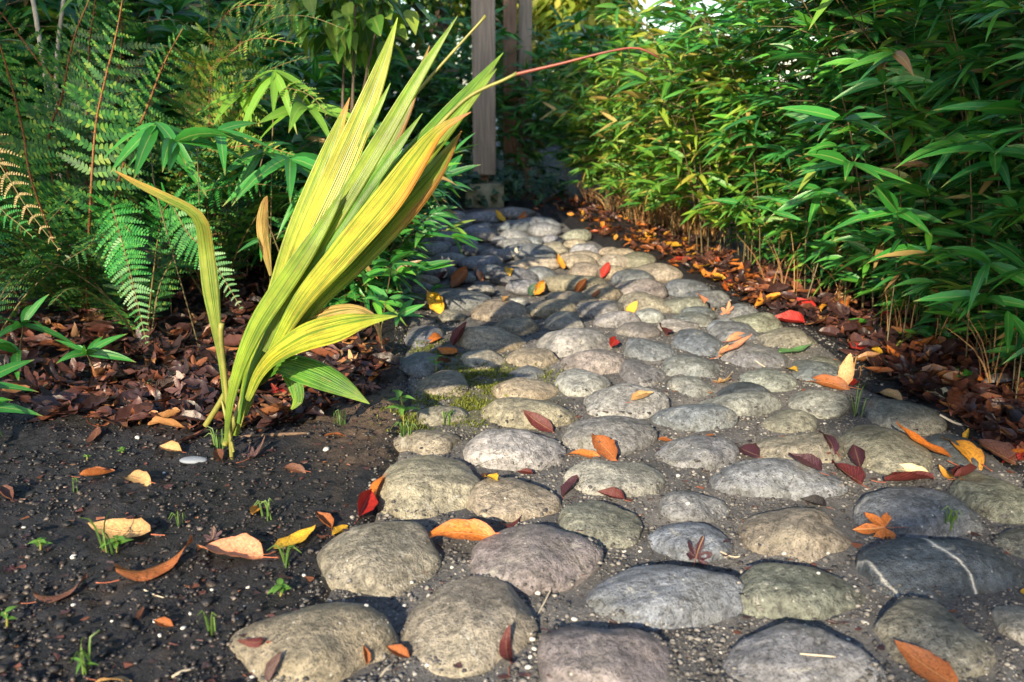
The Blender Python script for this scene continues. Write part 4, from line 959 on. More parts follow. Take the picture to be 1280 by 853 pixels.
def place_leaf(x, y, L, az, kd, v, colr, label, group, pet=True, lift=0.0, tilt=0.0, roll=0.0, pile=0.0):
    """rest a leaf on whatever lies beneath it"""
    d = Vector((math.cos(az), math.sin(az), 0)); s = Vector((-d.y, d.x, 0))
    pts = []
    for a, b_ in ((-.42, 0), (-.2, 0), (0, 0), (.2, 0), (.42, 0), (0, .18), (0, -.18), (.2, .14), (-.2, -.14)):
        q = Vector((x, y, 0))+d*(a*L)+s*(b_*L); pts.append((a*L, b_*L, down(q.x, q.y)[0]))
    A = np.array([[p[0], p[1], 1] for p in pts]); z = np.array([p[2] for p in pts])
    sol, *_ = np.linalg.lstsq(A, z, rcond=None)
    gx_, gy_ = np.clip(sol[0]+tilt, -1.6, 1.6), np.clip(sol[1]+roll, -1.2, 1.2)
    res = z-(gx_*A[:, 0]+gy_*A[:, 1]); z0 = np.percentile(res, 92)+.0015+lift+pile
    ex = (d+Vector((0, 0, gx_))).normalized(); ey = (s+Vector((0, 0, gy_))); ez = ex.cross(ey).normalized(); ey = ez.cross(ex)
    o = bpy.data.objects.new('fallen_leaf', LM[(kd, v)]); C.objects.link(o)
    M = Matrix((ex*L, ey*L, ez*L)).transposed().to_4x4(); M.translation = Vector((x, y, z0)); o.matrix_world = M
    o.color = (*colr, 1)
    tag(o, label, 'leaf', group)
    if pet:
        p_ = bpy.data.objects.new('petiole', PETM if kd == 'oval' else PETL); C.objects.link(p_); p_.parent = o
    return o
OR, YE, RE, DR, BR, TA, PK, GN, BK, OB, GO = (.58, .17, .025), (.72, .44, .035), (.40, .018, .015), (.10, .014, .016), (.13, .05, .03), (.50, .31, .13), (.60, .26, .14), (.12, .30, .10), (.012, .012, .018), (.32, .10, .025), (.68, .30, .03)
PUR = (.055, .016, .03); MAU = (.09, .05, .055); PAL = (.66, .56, .34); WHT = (.72, .66, .55)
FL = [
 (152,667,82,172,TA,'o',0,'yellow-tan leaf with red stalk behind green seedling on soil'),(197,714,88,20,OB,'o',2,'humped orange-brown leaf on black soil with lit crest'),
 (288,696,80,175,PK,'o',1,'orange-tan leaf with ragged end beside the mauve oak leaf'),(370,680,62,28,YE,'o',0,'yellow leaf freckled brown left of the big tan cobble'),
 (404,654,34,150,OB,'o',3,'curled orange leaf touching the freckled yellow leaf'),(319,640,26,70,GO,'o',1,'small freckled orange-yellow leaf standing on soil'),
 (79,747,56,15,BR,'o',2,'brown ribbed leaf lying alone on black soil'),(168,600,58,160,TA,'o',4,'twisted tan leaf near the base of gladiolus'),(122,597,36,10,OB,'o',3,'crumpled orange-tan leaf beside the twisted tan leaf'),
 (266,674,32,60,MAU,'m',1,'mauve lobed oak leaf on black soil'),(12,714,32,200,PUR,'m',0,'dark purple lobed leaf at left edge of soil'),(6,622,36,-30,BR,'o',3,'brown curled leaf at left edge above soil'),
 (318,806,34,170,DR,'o',2,'dark red scrap on the big corner cobble'),(346,838,36,30,MAU,'o',3,'mauve-brown leaf in front of the corner cobble'),(426,667,30,40,YE,'o',1,'pale yellow leaf tucked against the big tan cobble'),
 (472,612,58,55,OR,'o',4,'curled red and yellow leaf leaning on the smooth tan cobble'),(455,634,52,60,RE,'o',3,'rolled red leaf lying under the curled yellow one'),
 (570,684,98,178,OR,'o',4,'large orange leaf bridging the gap between two big cobbles'),(498,821,32,160,OB,'o',3,'small orange-red scrap near the bottom edge'),(633,820,48,100,DR,'o',2,'dark red torn leaf on the broad lumpy cobble'),
 (614,599,26,150,YE,'o',1,'small yellow leaf with orange tip between cobbles'),(656,594,20,170,DR,'o',3,'dark red scrap behind the small dented cobble'),(606,598,16,80,BR,'o',3,'tiny brown curled scrap between two tan cobbles'),
 (714,613,38,40,PUR,'o',1,'purple-red leaf leaning against the ridged pale cobble'),(672,537,42,170,DR,'o',0,'flat dark red leaf across two pale cobbles'),
 (728,571,46,175,OR,'o',4,'left leaf of the pair of orange leaves on the ridged cobble'),(756,565,48,150,OB,'o',1,'red-orange right leaf of the pair on the ridged cobble'),(831,553,16,0,OB,'o',3,'tiny orange scrap beside blue-grey cobble'),
 (764,625,34,165,DR,'o',3,'dark red strip in the joint before the ridged cobble'),(638,656,32,20,DR,'o',2,'dark brown-red leaf behind the large orange leaf tip'),(803,501,30,10,TA,'o',3,'curled tan leaf on the flat pale cobble'),
 (870,705,48,70,PUR,'m',1,'purple maple leaf fallen between grey cobbles'),(888,546,14,20,OB,'o',1,'tiny orange scrap behind the blue-grey cobble'),(936,570,40,150,PUR,'o',1,'dark purple leaf left of the tan striped cobble'),
 (1036,550,44,140,PUR,'o',4,'dark purple leaf upmost of the purple cluster'),(1005,583,44,160,PUR,'o',3,'purple-black leaf on the long blue-grey cobble'),(1058,595,52,150,DR,'o',1,'wine-brown leaf in the middle of the purple cluster'),(1072,577,40,120,PUR,'o',3,'thin purple leaf over the flat mossy cobble'),
 (1150,557,74,160,OR,'o',0,'orange leaf freckled brown with long red stalk'),(1203,560,72,150,GO,'o',4,'bright orange leaf right of the freckled orange one'),(1138,592,48,175,PAL,'o',4,'pale yellow leaf on top of dark red curled leaf'),
 (1136,606,62,5,DR,'o',1,'dark red curled leaf beneath the pale yellow leaf'),(1187,600,32,150,GO,'o',2,'tan-orange leaf right of the pale yellow leaf'),(1208,598,44,20,DR,'o',3,'dark red leaf at the foot of the mossy yellow cobble'),
 (1098,668,64,175,OR,'m',2,'small orange maple leaf between two long cobbles'),(1017,633,32,160,BK,'o',3,'blue-black leaf behind the cracked tan cobble'),(1157,834,80,150,OB,'o',0,'orange-brown leaf with red stalk at the bottom right'),
 (1279,742,16,90,YE,'o',0,'yellow leaf at the right edge beside dark cobble'),(1210,547,18,60,YE,'o',3,'small bright yellow scrap in the right litter'),(1242,572,56,160,BR,'o',1,'brown leaf in the litter behind mossy yellow cobble'),
 (987,335,34,100,RE,'o',3,'crumpled red leaf standing in the shade under the hedge'),(988,378,18,10,RE,'o',1,'small scarlet leaf at hedge foot'),(1004,388,30,170,RE,'o',0,'red leaf beside the small scarlet one at hedge foot'),
 (960,386,40,10,GO,'o',1,'golden orange leaf at the path edge under the hedge'),(985,405,40,170,RE,'o',3,'red-orange leaf pile front at the path edge'),(1031,390,30,30,GO,'o',4,'orange-yellow leaf lying on the dark soil strip'),(1057,389,24,80,OR,'o',3,'orange crumpled leaf at the dark foot of the hedge'),
 (897,355,14,10,YE,'o',5,'small bright yellow leaf at the right path edge'),(876,374,24,150,PK,'o',1,'orange-pink leaf on the edge cobble'),(909,390,26,20,PK,'m',1,'orange-pink crumpled leaf beside tan sliver'),(893,387,18,70,TA,'o',4,'tan sliver leaf standing between cobbles'),
 (921,421,30,10,PK,'o',4,'cupped orange-tan leaf behind the pink leaf'),(921,436,46,5,PK,'o',0,'pink leaf flat on the cobbles at right'),(906,441,18,10,TA,'o',3,'tan scrap left of the pink leaf'),(995,441,44,5,GN,'o',5,'green leaf lying on the mossy edge cobbles'),
 (990,466,22,-30,YE,'o',1,'yellow-green leaf in front of the green leaf'),(903,480,30,10,TA,'m',3,'curled tan-brown leaf on cobbles at right centre'),(1071,444,34,150,RE,'o',0,'crimson pink leaf on the dark soil strip'),(1095,448,24,100,YE,'o',5,'yellow leaf between the crimson and the orange leaf'),
 (1114,450,26,150,OR,'o',0,'orange leaf right of the yellow one on the dark strip'),(1068,481,24,60,RE,'o',1,'scarlet leaf behind the upright tan leaf foot'),(1098,473,32,170,OB,'o',0,'orange-brown leaf on the dark strip behind the tan roll'),
 (1152,440,44,150,OB,'o',1,'large rusty red leaf propped at the hedge foot'),(1165,458,44,150,BR,'o',2,'brown leaf leaning below the rusty red one'),(1108,498,40,160,TA,'o',4,'tan rolled leaf beside the rounded mossy cobble'),(1167,503,42,150,PAL,'o',1,'pale cream curled leaf in the right litter'),
 (1210,484,40,20,GO,'o',0,'orange-yellow leaf lit in the right litter'),(1180,487,36,160,OB,'o',3,'orange-red crumpled leaf left of the orange-yellow one'),(1030,483,56,170,OB,'o',4,'long red-brown leaf across the joint near whitish cobble'),
 (546,384,38,160,YE,'o',1,'yellow and red leaf on the long grey cobble'),(545,424,34,30,OR,'o',4,'orange leaf at the left path edge'),(577,420,34,20,DR,'o',3,'dark red crumpled leaf at the left path edge'),(560,443,36,160,OR,'o',0,'red-orange leaf before the left edge cobbles'),
 (555,458,24,20,BR,'o',3,'brown leaf under the red-orange one at the left edge'),(575,357,36,20,OB,'o',1,'rust-brown leaf standing on the far left cobbles'),(554,352,24,20,DR,'o',3,'dark red scrap beside rust-brown leaf'),(555,341,16,80,WHT,'o',5,'whitish leaf behind the rust-brown leaf'),
 (600,345,24,150,PK,'o',4,'pinkish leaf edge-on among far cobbles'),(636,340,20,140,YE,'o',1,'yellow pointed leaf among far cobbles'),(645,318,18,90,WHT,'m',1,'pale star-shaped leaf on far cobbles'),(625,275,18,175,YE,'o',5,'small yellow leaf before the concrete footing'),
 (655,270,22,10,OR,'o',4,'orange leaf at the far end of the path'),(674,370,24,20,GO,'o',1,'golden leaf on the middle cobbles'),(665,363,18,20,(.03,.10,.06),'o',5,'dark green leaf behind the golden leaf'),(700,338,24,150,GO,'o',0,'small orange leaf on the sunlit far cobbles'),
 (757,350,22,20,RE,'o',1,'red and orange leaf on the sunlit cobbles'),(790,386,20,10,YE,'o',5,'round yellow leaf on the middle cobbles'),(829,417,34,130,DR,'o',1,'wine-red leaf standing between middle cobbles'),(767,431,26,60,RE,'o',1,'scarlet leaf with orange tip on middle cobbles'),
 (632,376,16,30,TA,'o',3,'tan curled scrap left of the golden leaf'),(726,361,22,10,OB,'o',3,'brown-orange leaf in sun behind golden leaf'),(745,370,14,10,OB,'o',1,'brown scrap right of the golden leaf'),(630,254,20,60,GO,'o',5,'golden leaf leaning on the concrete footing'),
 (440,462,30,80,TA,'m',3,'tan leaf riddled with holes beside the level gladiolus leaf'),(418,452,34,150,(.30,.2,.1),'o',1,'tan-brown leaf under the level gladiolus leaf'),(486,461,30,20,TA,'o',0,'tan leaf behind the tall seedling'),(470,478,36,40,OR,'o',4,'orange leaf left of the tall seedling'),
 (348,500,36,150,RE,'m',1,'bright crimson maple leaf under the gladiolus'),(388,515,52,5,OR,'m',2,'orange lobed leaf with dark blotches right of gladiolus'),(312,499,40,10,PAL,'o',0,'pale yellow leaf at the foot of gladiolus'),(120,550,38,55,BR,'o',0,'brown ribbed leaf at the edge of the black soil'),
 (243,550,44,20,(.16,.07,.055),'o',0,'reddish brown leaf left of gladiolus stalks'),(214,565,32,170,TA,'o',3,'curled tan leaf above the flat grey pebble'),(58,493,26,40,PAL,'o',4,'pale yellow leaf by the left bamboo shoot'),(318,572,48,20,MAU,'m',3,'mauve crumpled leaf right of gladiolus base'),
 (275,572,28,120,BR,'o',3,'brown folded leaf beside the gladiolus base'),(118,405,44,160,(.22,.11,.06),'o',0,'large ribbed brown leaf below the bright fern frond'),(365,590,36,170,BR,'o',4,'red-brown leaf on the soil right of gladiolus'),(420,545,26,5,OB,'o',4,'orange-brown sliver on the lighter brown soil'),
 (130,440,40,30,OB,'o',1,'orange-brown leaf under the star-leaved bamboo shoot'),(300,340,40,20,OB,'o',1,'rusty leaf in shade behind the bent gladiolus leaf'),(300,315,36,150,BR,'o',0,'brown leaf in shade under the ferns'),
 (145,853,44,5,TA,'o',4,'tan leaf cut by the bottom edge on soil'),(455,822,22,120,OB,'o',3,'rusty scrap by the corner cobble'),(178,770,20,60,BR,'o',3,'shrivelled brown scrap on black soil'),(205,782,26,170,OB,'o',3,'shrivelled rust scrap beside white pebble'),
]
for (x, y, ln, an, colr, kd, v, lab) in FL:
    h = hit(x, y); dep = (h-EYE).dot(FW)
    c0 = h; c1 = G(x+6*math.cos(rad(an)), y-6*math.sin(rad(an)), h.z); d = c1-G(x, y, h.z)
    az = math.atan2(d.y, d.x); L = ln*dep/FPX
    fore = math.hypot(math.cos(rad(an)), math.sin(rad(an))*0.5*dep/0.9/2) or 1
    L = min(L*1.1, .14)
    L *= .78 if kd == 'm' else 1
    place_leaf(h.x, h.y, L, az, {'o': 'oval', 'm': 'maple'}[kd], v, colr, lab, 'fallen autumn leaves', ln > 26, 0.016 if (inpoly(x, y, ZL) or inpoly(x, y, ZR)) else 0, random.uniform(-.1, .12), random.uniform(-.15, .2) - (0.25 if an < 90 or an > 150 else 0))
# a leaf standing on edge
h = hit(1054, 486)
o = place_leaf(h.x, h.y, .085, 1.2, 'oval', 0, (.62, .36, .16), 'upright tan leaf standing on its stalk by whitish cobble', 'fallen autumn leaves', False)
ex = Vector((.22, .25, 1)).normalized(); ey = Vector((.9, -.35, -.1)); ez = ex.cross(ey).normalized(); ey = ez.cross(ex)
M = Matrix((ex*.095, ey*.095, ez*.095)).transposed().to_4x4(); M.translation = h+Vector((.008, .01, .046)); o.matrix_world = M

# random litter: individuals on top, one mass below
def sample(poly, rng):
    xs = [p[0] for p in poly]; y_ = [p[1] for p in poly]
    while True:
        x, y = rng.uniform(min(xs), max(xs)), rng.uniform(min(y_), max(y_))
        if inpoly(x, y, poly): return x, y
ZR3 = [(640, 250), (740, 258), (820, 288), (900, 322), (970, 365), (960, 396), (880, 356), (800, 322), (740, 294), (690, 267)]
rng = random.Random(5)
LCOL = [((.055, .024, .018), 'dark brown'), ((.09, .036, .024), 'reddish brown'), ((.035, .018, .016), 'blackish'), ((.17, .065, .03), 'rusty'), ((.24, .13, .07), 'tan-brown')]
RCOL = [((.50, .15, .02), 'orange'), ((.36, .02, .015), 'red'), ((.10, .03, .02), 'brown'), ((.62, .36, .03), 'golden'), ((.20, .06, .02), 'rusty'), ((.06, .02, .018), 'dark brown')]
for n_ in range(95):
    x, y = sample(ZL, rng); h = G(x, y)
    if inside(h.x, h.y) > 0: continue
    cc, nm = LCOL[rng.choice([0, 0, 1, 1, 1, 2, 3, 4])]
    zone = 'left of the gladiolus' if x < 240 else ('right of the gladiolus' if x > 330 else 'just behind the gladiolus stalks')
    place_leaf(h.x, h.y, rng.uniform(.05, .095), rng.uniform(0, 6.28), 'oval' if rng.random() < .75 else 'maple', rng.randrange(6), cc,
               f'{nm} decaying leaf in the litter {zone}', f'{nm} decaying leaves {zone}', False, 0, rng.uniform(-.4, .4), rng.uniform(-.4, .4), rng.uniform(0.004, .022))
for n_ in range(140):
    x, y = sample(ZR3 if n_ < 45 else (ZR if n_ < 95 else ZR2), rng); h = G(x, y)
    if inside(h.x, h.y) > -.01: continue
    far = h.y > 3.3
    cc, nm = RCOL[rng.choice([0, 0, 3, 3, 1, 4, 2] if far else [0, 1, 2, 2, 4, 5, 5])]
    zone = 'by the dry straw' if far else ('under the bamboo hedge' if h.y > 2.3 else 'at the right edge')
    place_leaf(h.x, h.y, rng.uniform(.045, .09), rng.uniform(0, 6.28), 'oval' if rng.random() < .8 else 'maple', rng.randrange(6), cc,
               f'{nm} fallen leaf in the litter {zone}', f'{nm} fallen leaves in the litter {zone}', False, 0, rng.uniform(-.4, .4), rng.uniform(-.4, .4), rng.uniform(0.002, .018))
def litter(n, poly, seed, name, label, L=(.04, .095), up=.03, mat=None):
    r = np.random.RandomState(seed); parts = []; rr = random.Random(seed)
    base = {}
    for kv, me in LM.items():
        V = np.array([v.co[:] for v in me.vertices]); F = [tuple(p.vertices) for p in me.polygons]; base[kv] = (V, F)
    Vs, Fs, n0 = [], [], 0
    for k in range(n):
        x, y = sample(poly, rr); h = G(x, y)
        if inside(h.x, h.y) > (.04 if mat else -.01): continue
        V, F = base[('oval', r.randint(6))] if r.rand() < .8 else base[('maple', r.randint(6))]
        az, a1, a2 = r.uniform(0, 6.28), r.normal(0, .35), r.normal(0, .35)
        Rm = np.array(Matrix.Rotation(az, 3, 'Z')@Matrix.Rotation(a1, 3, 'X')@Matrix.Rotation(a2, 3, 'Y'))
        W = (V*r.uniform(*L))@Rm.T+np.array([h.x, h.y, down(h.x, h.y)[0]+r.uniform(.002, up)])
        Vs.append(W); Fs.extend([tuple(q+n0 for q in f) for f in F]); n0 += len(W)
    return tag(ob(name, mesh(name, np.concatenate(Vs), Fs, mat or M_LIT)), label, 'leaf litter', kind='stuff')
litter(1000, ZL, 31, 'leaf_litter', 'mass of dark decaying leaves behind and left of the gladiolus')
M_LITR = mat_island('litter_leaf_bright', [(0.0, (0.03, 0.014, 0.012)), (0.55, (0.085, 0.033, 0.018)), (0.78, (0.28, 0.085, 0.02)), (0.93, (0.50, 0.25, 0.03)), (1.0, (0.32, 0.03, 0.015))], 0.45, 0.6, 70, 0.15)
litter(300, ZR3, 33, 'leaf_litter', 'mass of orange and gold fallen leaves at the foot of the dry straw', (.035, .07), .03, M_LITR)
litter(900, ZR, 32, 'leaf_litter', 'mass of dark fallen leaves along the foot of the right hedge')

# ------------------------------------------------------------------ dry straw and dead canes
def tuft(name, base, n, h, spread, mat, label, cat, group, seed, wd=.0022, lean=(0, 0), bend=.3):
    r = np.random.RandomState(seed); Vs, Fs, Us, n0 = [], [], [], 0
    for k in range(n):
        a = r.uniform(0, 6.28); b0 = np.array([math.cos(a), math.sin(a), 0])*spread*r.rand()**.5; hh = h*r.uniform(.5, 1.1)
        d = np.array([r.normal(lean[0], bend), r.normal(lean[1], bend), 1.0]); d /= np.linalg.norm(d)
        pts = [b0+[0, 0, -.01], b0+d*hh*.5+[0, 0, .02], b0+d*hh+np.array([d[0], d[1], 0])*hh*.3]
        v, f, u = ribbon(pts, [wd*1.3, wd, wd*.3], (r.normal(), -1, r.normal()*.3), .3, 6, 2)
        Vs.append(v); Fs.append(f+n0); Us.append(u); n0 += len(v)
    o = ob(name, mesh(name, np.concatenate(Vs), np.concatenate(Fs), mat, np.concatenate(Us)), loc=base)
    return tag(o, label, cat, group)
for k, (px, py) in enumerate([(765, 268), (800, 284), (826, 292), (852, 300), (840, 286), (870, 296), (740, 258), (815, 288), (785, 276)]):
    g_ = G(px, py)
    tuft('dry_grass_tuft', (g_.x+.12, g_.y, .0), 75, .27, .15, M_STRAW, 'straw-coloured dry grass tuft at the sunlit foot of the hedge', 'dry grass', 'dry grass tufts along the right hedge', 600+k, .0032, (-.12, -.1), .32)
for k, (px, py, lab) in enumerate([(1118, 432, 'bare dead canes rising from dark soil left of rusty leaf'), (1238, 492, 'bare dead canes beside the lowest bamboo spray'), (1175, 446, 'short dead canes in the dark behind the rusty leaf'), (985, 375, 'thin dead canes in the dark at the hedge foot'), (1045, 385, 'thin dead canes behind the orange-yellow leaf'), (1075, 470, 'cut green stubs beside the upright tan leaf')]):
    g_ = G(px, py); tuft('dead_canes', (g_.x, g_.y, 0), 9 if k < 5 else 6, .24 if k < 5 else .05, .045, M_STRAW, lab, 'dead stems', None, 640+k, .003, (-.1, 0), .22)
tuft('dead_canes', (float(Rx(2.6))+.35, 2.6, 0), 5, .32, .35, M_STRAW, 'tangle of dry canes in the shade inside the hedge', 'dead stems', None, 650, .004, (-.3, -.2), .5)
tuft('dead_canes', (float(Rx(3.2))+.30, 3.2, 0), 5, .30, .35, M_STRAW, 'tangle of dry canes between hedge and dry straw', 'dead stems', None, 651, .004, (-.3, -.2), .5)
tuft('dead_canes', (float(Rx(1.9))+.40, 2.0, 0), 4, .30, .3, M_STRAW, 'tangle of dry canes at near end of the hedge', 'dead stems', None, 652, .004, (-.3, -.2), .5)

# ------------------------------------------------------------------ posts, footing, ivy
def box(w_, d, z0, z1, taper=0.0, bev=.006):
    import bmesh
    bm = bmesh.new(); bmesh.ops.create_cube(bm, size=1)
    for v in bm.verts: v.co = Vector((v.co.x*w_, v.co.y*d, z0 if v.co.z < 0 else z1))
    bmesh.ops.subdivide_edges(bm, edges=[e for e in bm.edges if abs(e.verts[0].co.z-e.verts[1].co.z) > .01], cuts=8)
    bmesh.ops.bevel(bm, geom=[e for e in bm.edges if len(e.link_faces) == 2 and e.calc_face_angle(0) > .5], offset=bev, segments=2, affect='EDGES')
    V = np.array([v.co[:] for v in bm.verts]); F = [tuple(v.index for v in f.verts) for f in bm.faces]; bm.free(); return V, F
YP = 6.05
pb = P(606, 218, YP); zt = 3.2
po = empty('wooden_post', (pb.x, YP, 0), 'weathered grey wooden post on concrete footing at path bend', 'post', 'wooden posts at the end of the path')
V, F = box(.15, .15, pb.z, zt); ob('shaft', mesh('shaft', V, F, M_POST, smooth=False), po)
V, F = box(.26, .24, -.05, pb.z-.055, bev=.015); ob('footing', mesh('footing', V, F, M_CONC, smooth=False), po)
V, F = box(.055, .055, pb.z-.058, pb.z+.003, bev=.003); ob('anchor', mesh('anchor', V, F, M_TWIG, smooth=False), po)
p2 = P(641, 150, 6.9); p3 = P(655, 150, 6.95)
q2 = empty('wooden_post', (p2.x-.02, 6.9, 0), 'twin wooden post further back, brown left face', 'post', 'wooden posts at the end of the path')
V, F = box(.10, .14, -.05, zt); ob('shaft', mesh('shaft', V, F, M_POSTB, smooth=False), q2)
V, F = box(.10, .14, -.05, zt); o = ob('shaft', mesh('shaft', V, F, M_POST, smooth=False), q2); o.location = (.112, .05, 0); o['label'] = 'greyer right-hand member'
# ivy
def ivy_plant(loc, n, seed, label, r0=.3, h=.3):
    r = np.random.RandomState(seed); a = r.uniform(0, 6.28, n); rr = r0*np.sqrt(r.rand(n))
    Pb = np.column_stack([rr*np.cos(a), rr*np.sin(a), r.uniform(.02, h, n)*(1-rr/r0*.6)])
    D = np.column_stack([np.cos(a)+r.normal(0, .5, n), np.sin(a)-.5+r.normal(0, .5, n), r.normal(-.1, .4, n)])
    L = r.uniform(.05, .09, n)
    V, F, U = leaves_np(Pb, D, np.column_stack([r.normal(0, .4, n), r.normal(-.5, .4, n), np.ones(n)]), L, L*.85, r.uniform(0, .3, n), .2, np.array([.3, .95, 1, .7, .35, .02]))
    e = empty('ivy', loc, label, 'ivy', 'ivy at the foot of the posts')
    ob('foliage', mesh('foliage', V, F, M_IVY, U), e)
    ob('stem', tubemesh('stem', [(0, 0, -.01), (.02, .02, h*.5), (-.03, .02, h*.9)], [.004, .003, .002], M_TWIG, 5, 6), e)
for k, (px, py, Yd, lab) in enumerate([(560, 240, 6.0, 'dark ivy left of the concrete footing'), (655, 240, 6.1, 'dark ivy right of the concrete footing'), (535, 250, 5.9, 'dark ivy at the far left path corner'), (610, 230, 6.4, 'dark ivy climbing behind the grey post')]):
    g_ = P(px, py, Yd); ivy_plant((g_.x, Yd, 0), 130, 700+k, lab, .26, .36)
# broad-leaved shrub at the top
def broad(loc, n, seed, label, rx, rz, mat=M_BROAD, Lr=(.06, .11), cat='shrub', z0=.9):
    r = np.random.RandomState(seed)
    u = r.normal(0, 1, (n, 3)); u /= np.linalg.norm(u, axis=1)[:, None]; u *= (r.rand(n)**.4)[:, None]
    Pb = u*np.array([rx, rx, rz])+np.array([0, 0, z0]); D = u+r.normal(0, .5, (n, 3)); D[:, 2] -= .4
    L = r.uniform(*Lr, n)
    V, F, U = leaves_np(Pb, D, r.normal(0, .4, (n, 3))+np.array([0, -.4, 1]), L, L*.62, r.uniform(0, .4, n), .25, np.array([.25, .85, 1, .8, .42, .02]))
    e = empty('shrub', loc, label, cat)
    ob('foliage', mesh('foliage', V, F, mat, U), e)
    for k in range(4): ob('branch', tubemesh('branch', [(r.normal(0, .02), r.normal(0, .02), -.02), (r.normal(0, .08), r.normal(0, .08), z0*.5), (r.normal(0, rx*.5), r.normal(0, rx*.4), z0+rz*.4)], [.008, .006, .003], M_BARK, 6, 8), e)
g_ = P(440, 15, 3.3); broad((g_.x, 3.3, 0), 260, 800, 'shrub with round yellow-green leaves at the top left of centre', .26, .20, z0=g_.z+.06)
# pale sticks at the top left
for (a_, b_, Yd, lab) in [((36, -20), (50, 52), 3.1, 'pale broken stick among ferns at top left'), ((82, -20), (70, 110), 3.2, 'thin green-grey stem among ferns at top left')]:
    A_ = P(a_[0], a_[1], Yd); B_ = P(b_[0], b_[1], Yd); base = B_+(B_-A_)*1.0; base.z = 0
    o = ob('stick', tubemesh('stick', [np.array(base-base), np.array(B_-base), np.array(A_-base)], [.008, .008, .006], M_PALE, 6, 10), loc=base); tag(o, lab, 'stick')

# ------------------------------------------------------------------ seedlings, grass, moss, twigs, pebbles
def seedling(px, py, h, leaves, label, mat=M_SEED, L=.03, seed=0, wr=.5):
    b = hit(px, py); r = np.random.RandomState(900+seed); h *= .85; L *= .8; e = empty('seedling', b, label, 'seedling')
    tip = np.array([r.normal(0, .1)*h, 0, h]); ob('stem', tubemesh('stem', [(0, 0, -.005), tip*.5+[.002, 0, 0], tip], [.0022, .0018, .0012], M_STEM, 6, 6), e)
    for k in range(leaves):
        a = k*2.4+r.uniform(0, .5); t = .45+.55*(k+1)/leaves; l = L*r.uniform(.75, 1.2)
        V, F, U = leaves_np(np.array([tip*t]), np.array([[math.cos(a), math.sin(a), r.uniform(.0, .5)]]), np.array([[0, -.2, 1.]]), np.array([l]), np.array([l*wr]), np.array([.3]), .25, np.array([.15, .7, 1, .9, .5, .02]))
        ob('leaf', mesh('leaf', V, F, mat, U), e)
seedling(505, 540, .115, 8, 'tall pale seedling at the left edge of the cobbles', L=.05, seed=1, wr=.34)
seedling(146, 690, .03, 7, 'green seedling in front of the yellow-tan leaf', L=.032, seed=2)
seedling(350, 745, .022, 8, 'bright rosette seedling on soil left of big tan cobble', L=.026, seed=3)
seedling(50, 688, .022, 7, 'feathery seedling on black soil at left', L=.022, seed=4)
seedling(152, 568, .014, 9, 'tiny clover-like seedling near the twisted tan leaf', L=.016, seed=5)
seedling(108, 575, .012, 5, 'tiny seedling at the top of the black soil', L=.013, seed=6)
seedling(545, 465, .05, 6, 'seedling between the mossy left edge cobbles', L=.035, seed=7, wr=.4)
seedling(8, 785, .03, 4, 'pale seedling at the left edge of the soil', L=.02, seed=8)
seedling(105, 838, .02, 4, 'small sprout at the bottom left', L=.03, seed=9, wr=.2)
seedling(185, 492, .04, 18, 'tuft of blue-green pine needles on brown litter', M_IVY, .035, 10, .07)
M_GR = mat_island('grass_blade', [(0, (.04, .11, .02)), (1, (.15, .24, .05))], .5, .1, 60, .3)
for k, (px, py, n_, h_, lab) in enumerate([(135, 690, 5, .07, 'thin grass blades beside the yellow-tan leaf'), (230, 657, 4, .025, 'tiny grass tuft on black soil'), (335, 648, 5, .035, 'grass blades beside the small freckled leaf'), (355, 705, 5, .05, 'grass blades below the freckled yellow leaf'), (258, 790, 4, .03, 'tiny grass sprout near rust scraps'), (92, 620, 3, .04, 'thin grass near left edge of soil'),
        (508, 545, 12, .035, 'grass tuft at the foot of the tall seedling'), (425, 530, 8, .035, 'grass sprouts on the lighter brown soil'), (275, 560, 9, .05, 'grass blades at the gladiolus base'), (1190, 655, 5, .03, 'green sprout beside the long streaked cobble'), (560, 528, 8, .02, 'short grass in the mossy joint'), (1070, 520, 4, .09, 'young green blade by the upright tan leaf'), (110, 840, 5, .05, 'grass sprout at the bottom left')]):
    h = hit(px, py); tuft('grass_tuft', h, n_, h_, .012, M_GR, lab, 'grass', None, 950+k, .0028, (0, 0), .45)
r = np.random.RandomState(77)
def grains(n, cond, smin, smax, mat, name, label, cat, seed, zoff=0.2, xr=(-1.3, 1.4), yr=(.95, 3.6), flat=.7, pw=4.0):
    r = np.random.RandomState(seed); bv, bf = ICO[1]; Vs, Fs, n0 = [], [], 0; c = 0; tries = 0
    while c < n and tries < n*12:
        tries += 1
        y = yr[0]+(yr[1]-yr[0])*r.rand()**1.5; x = r.uniform(*xr)
        if abs(x) > .66*y+.1 or not cond(x, y): continue
        s = smin+(smax-smin)*r.rand()**pw
        V = bv*(1+r.normal(0, .30, (len(bv), 1)))*np.array([1, r.uniform(.6, 1), flat*r.uniform(.6, 1)])*s
        a = r.uniform(0, 6.28); V = V@np.array([[math.cos(a), math.sin(a), 0], [-math.sin(a), math.cos(a), 0], [0, 0, 1]])
        Vs.append(V+np.array([x, y, down(x, y)[0]+s*zoff])); Fs.append(bf+n0); n0 += len(V); c += 1
    return tag(ob(name, mesh(name, np.concatenate(Vs), np.concatenate(Fs), mat, smooth=False)), label, cat, kind='stuff')
grains(12000, lambda x, y: inside(x, y) < 0.01 and x < .3 and not in_stone(x, y, 1.0) and mnoise.noise((x*9, y*9, 1)) > random.uniform(-.6, .45), .0007, .0062, M_CRUMB, 'soil_crumbs', 'loose dark crumbs on the bare soil', 'soil', 81, .3, (-1.3, .0), (.95, 2.4))
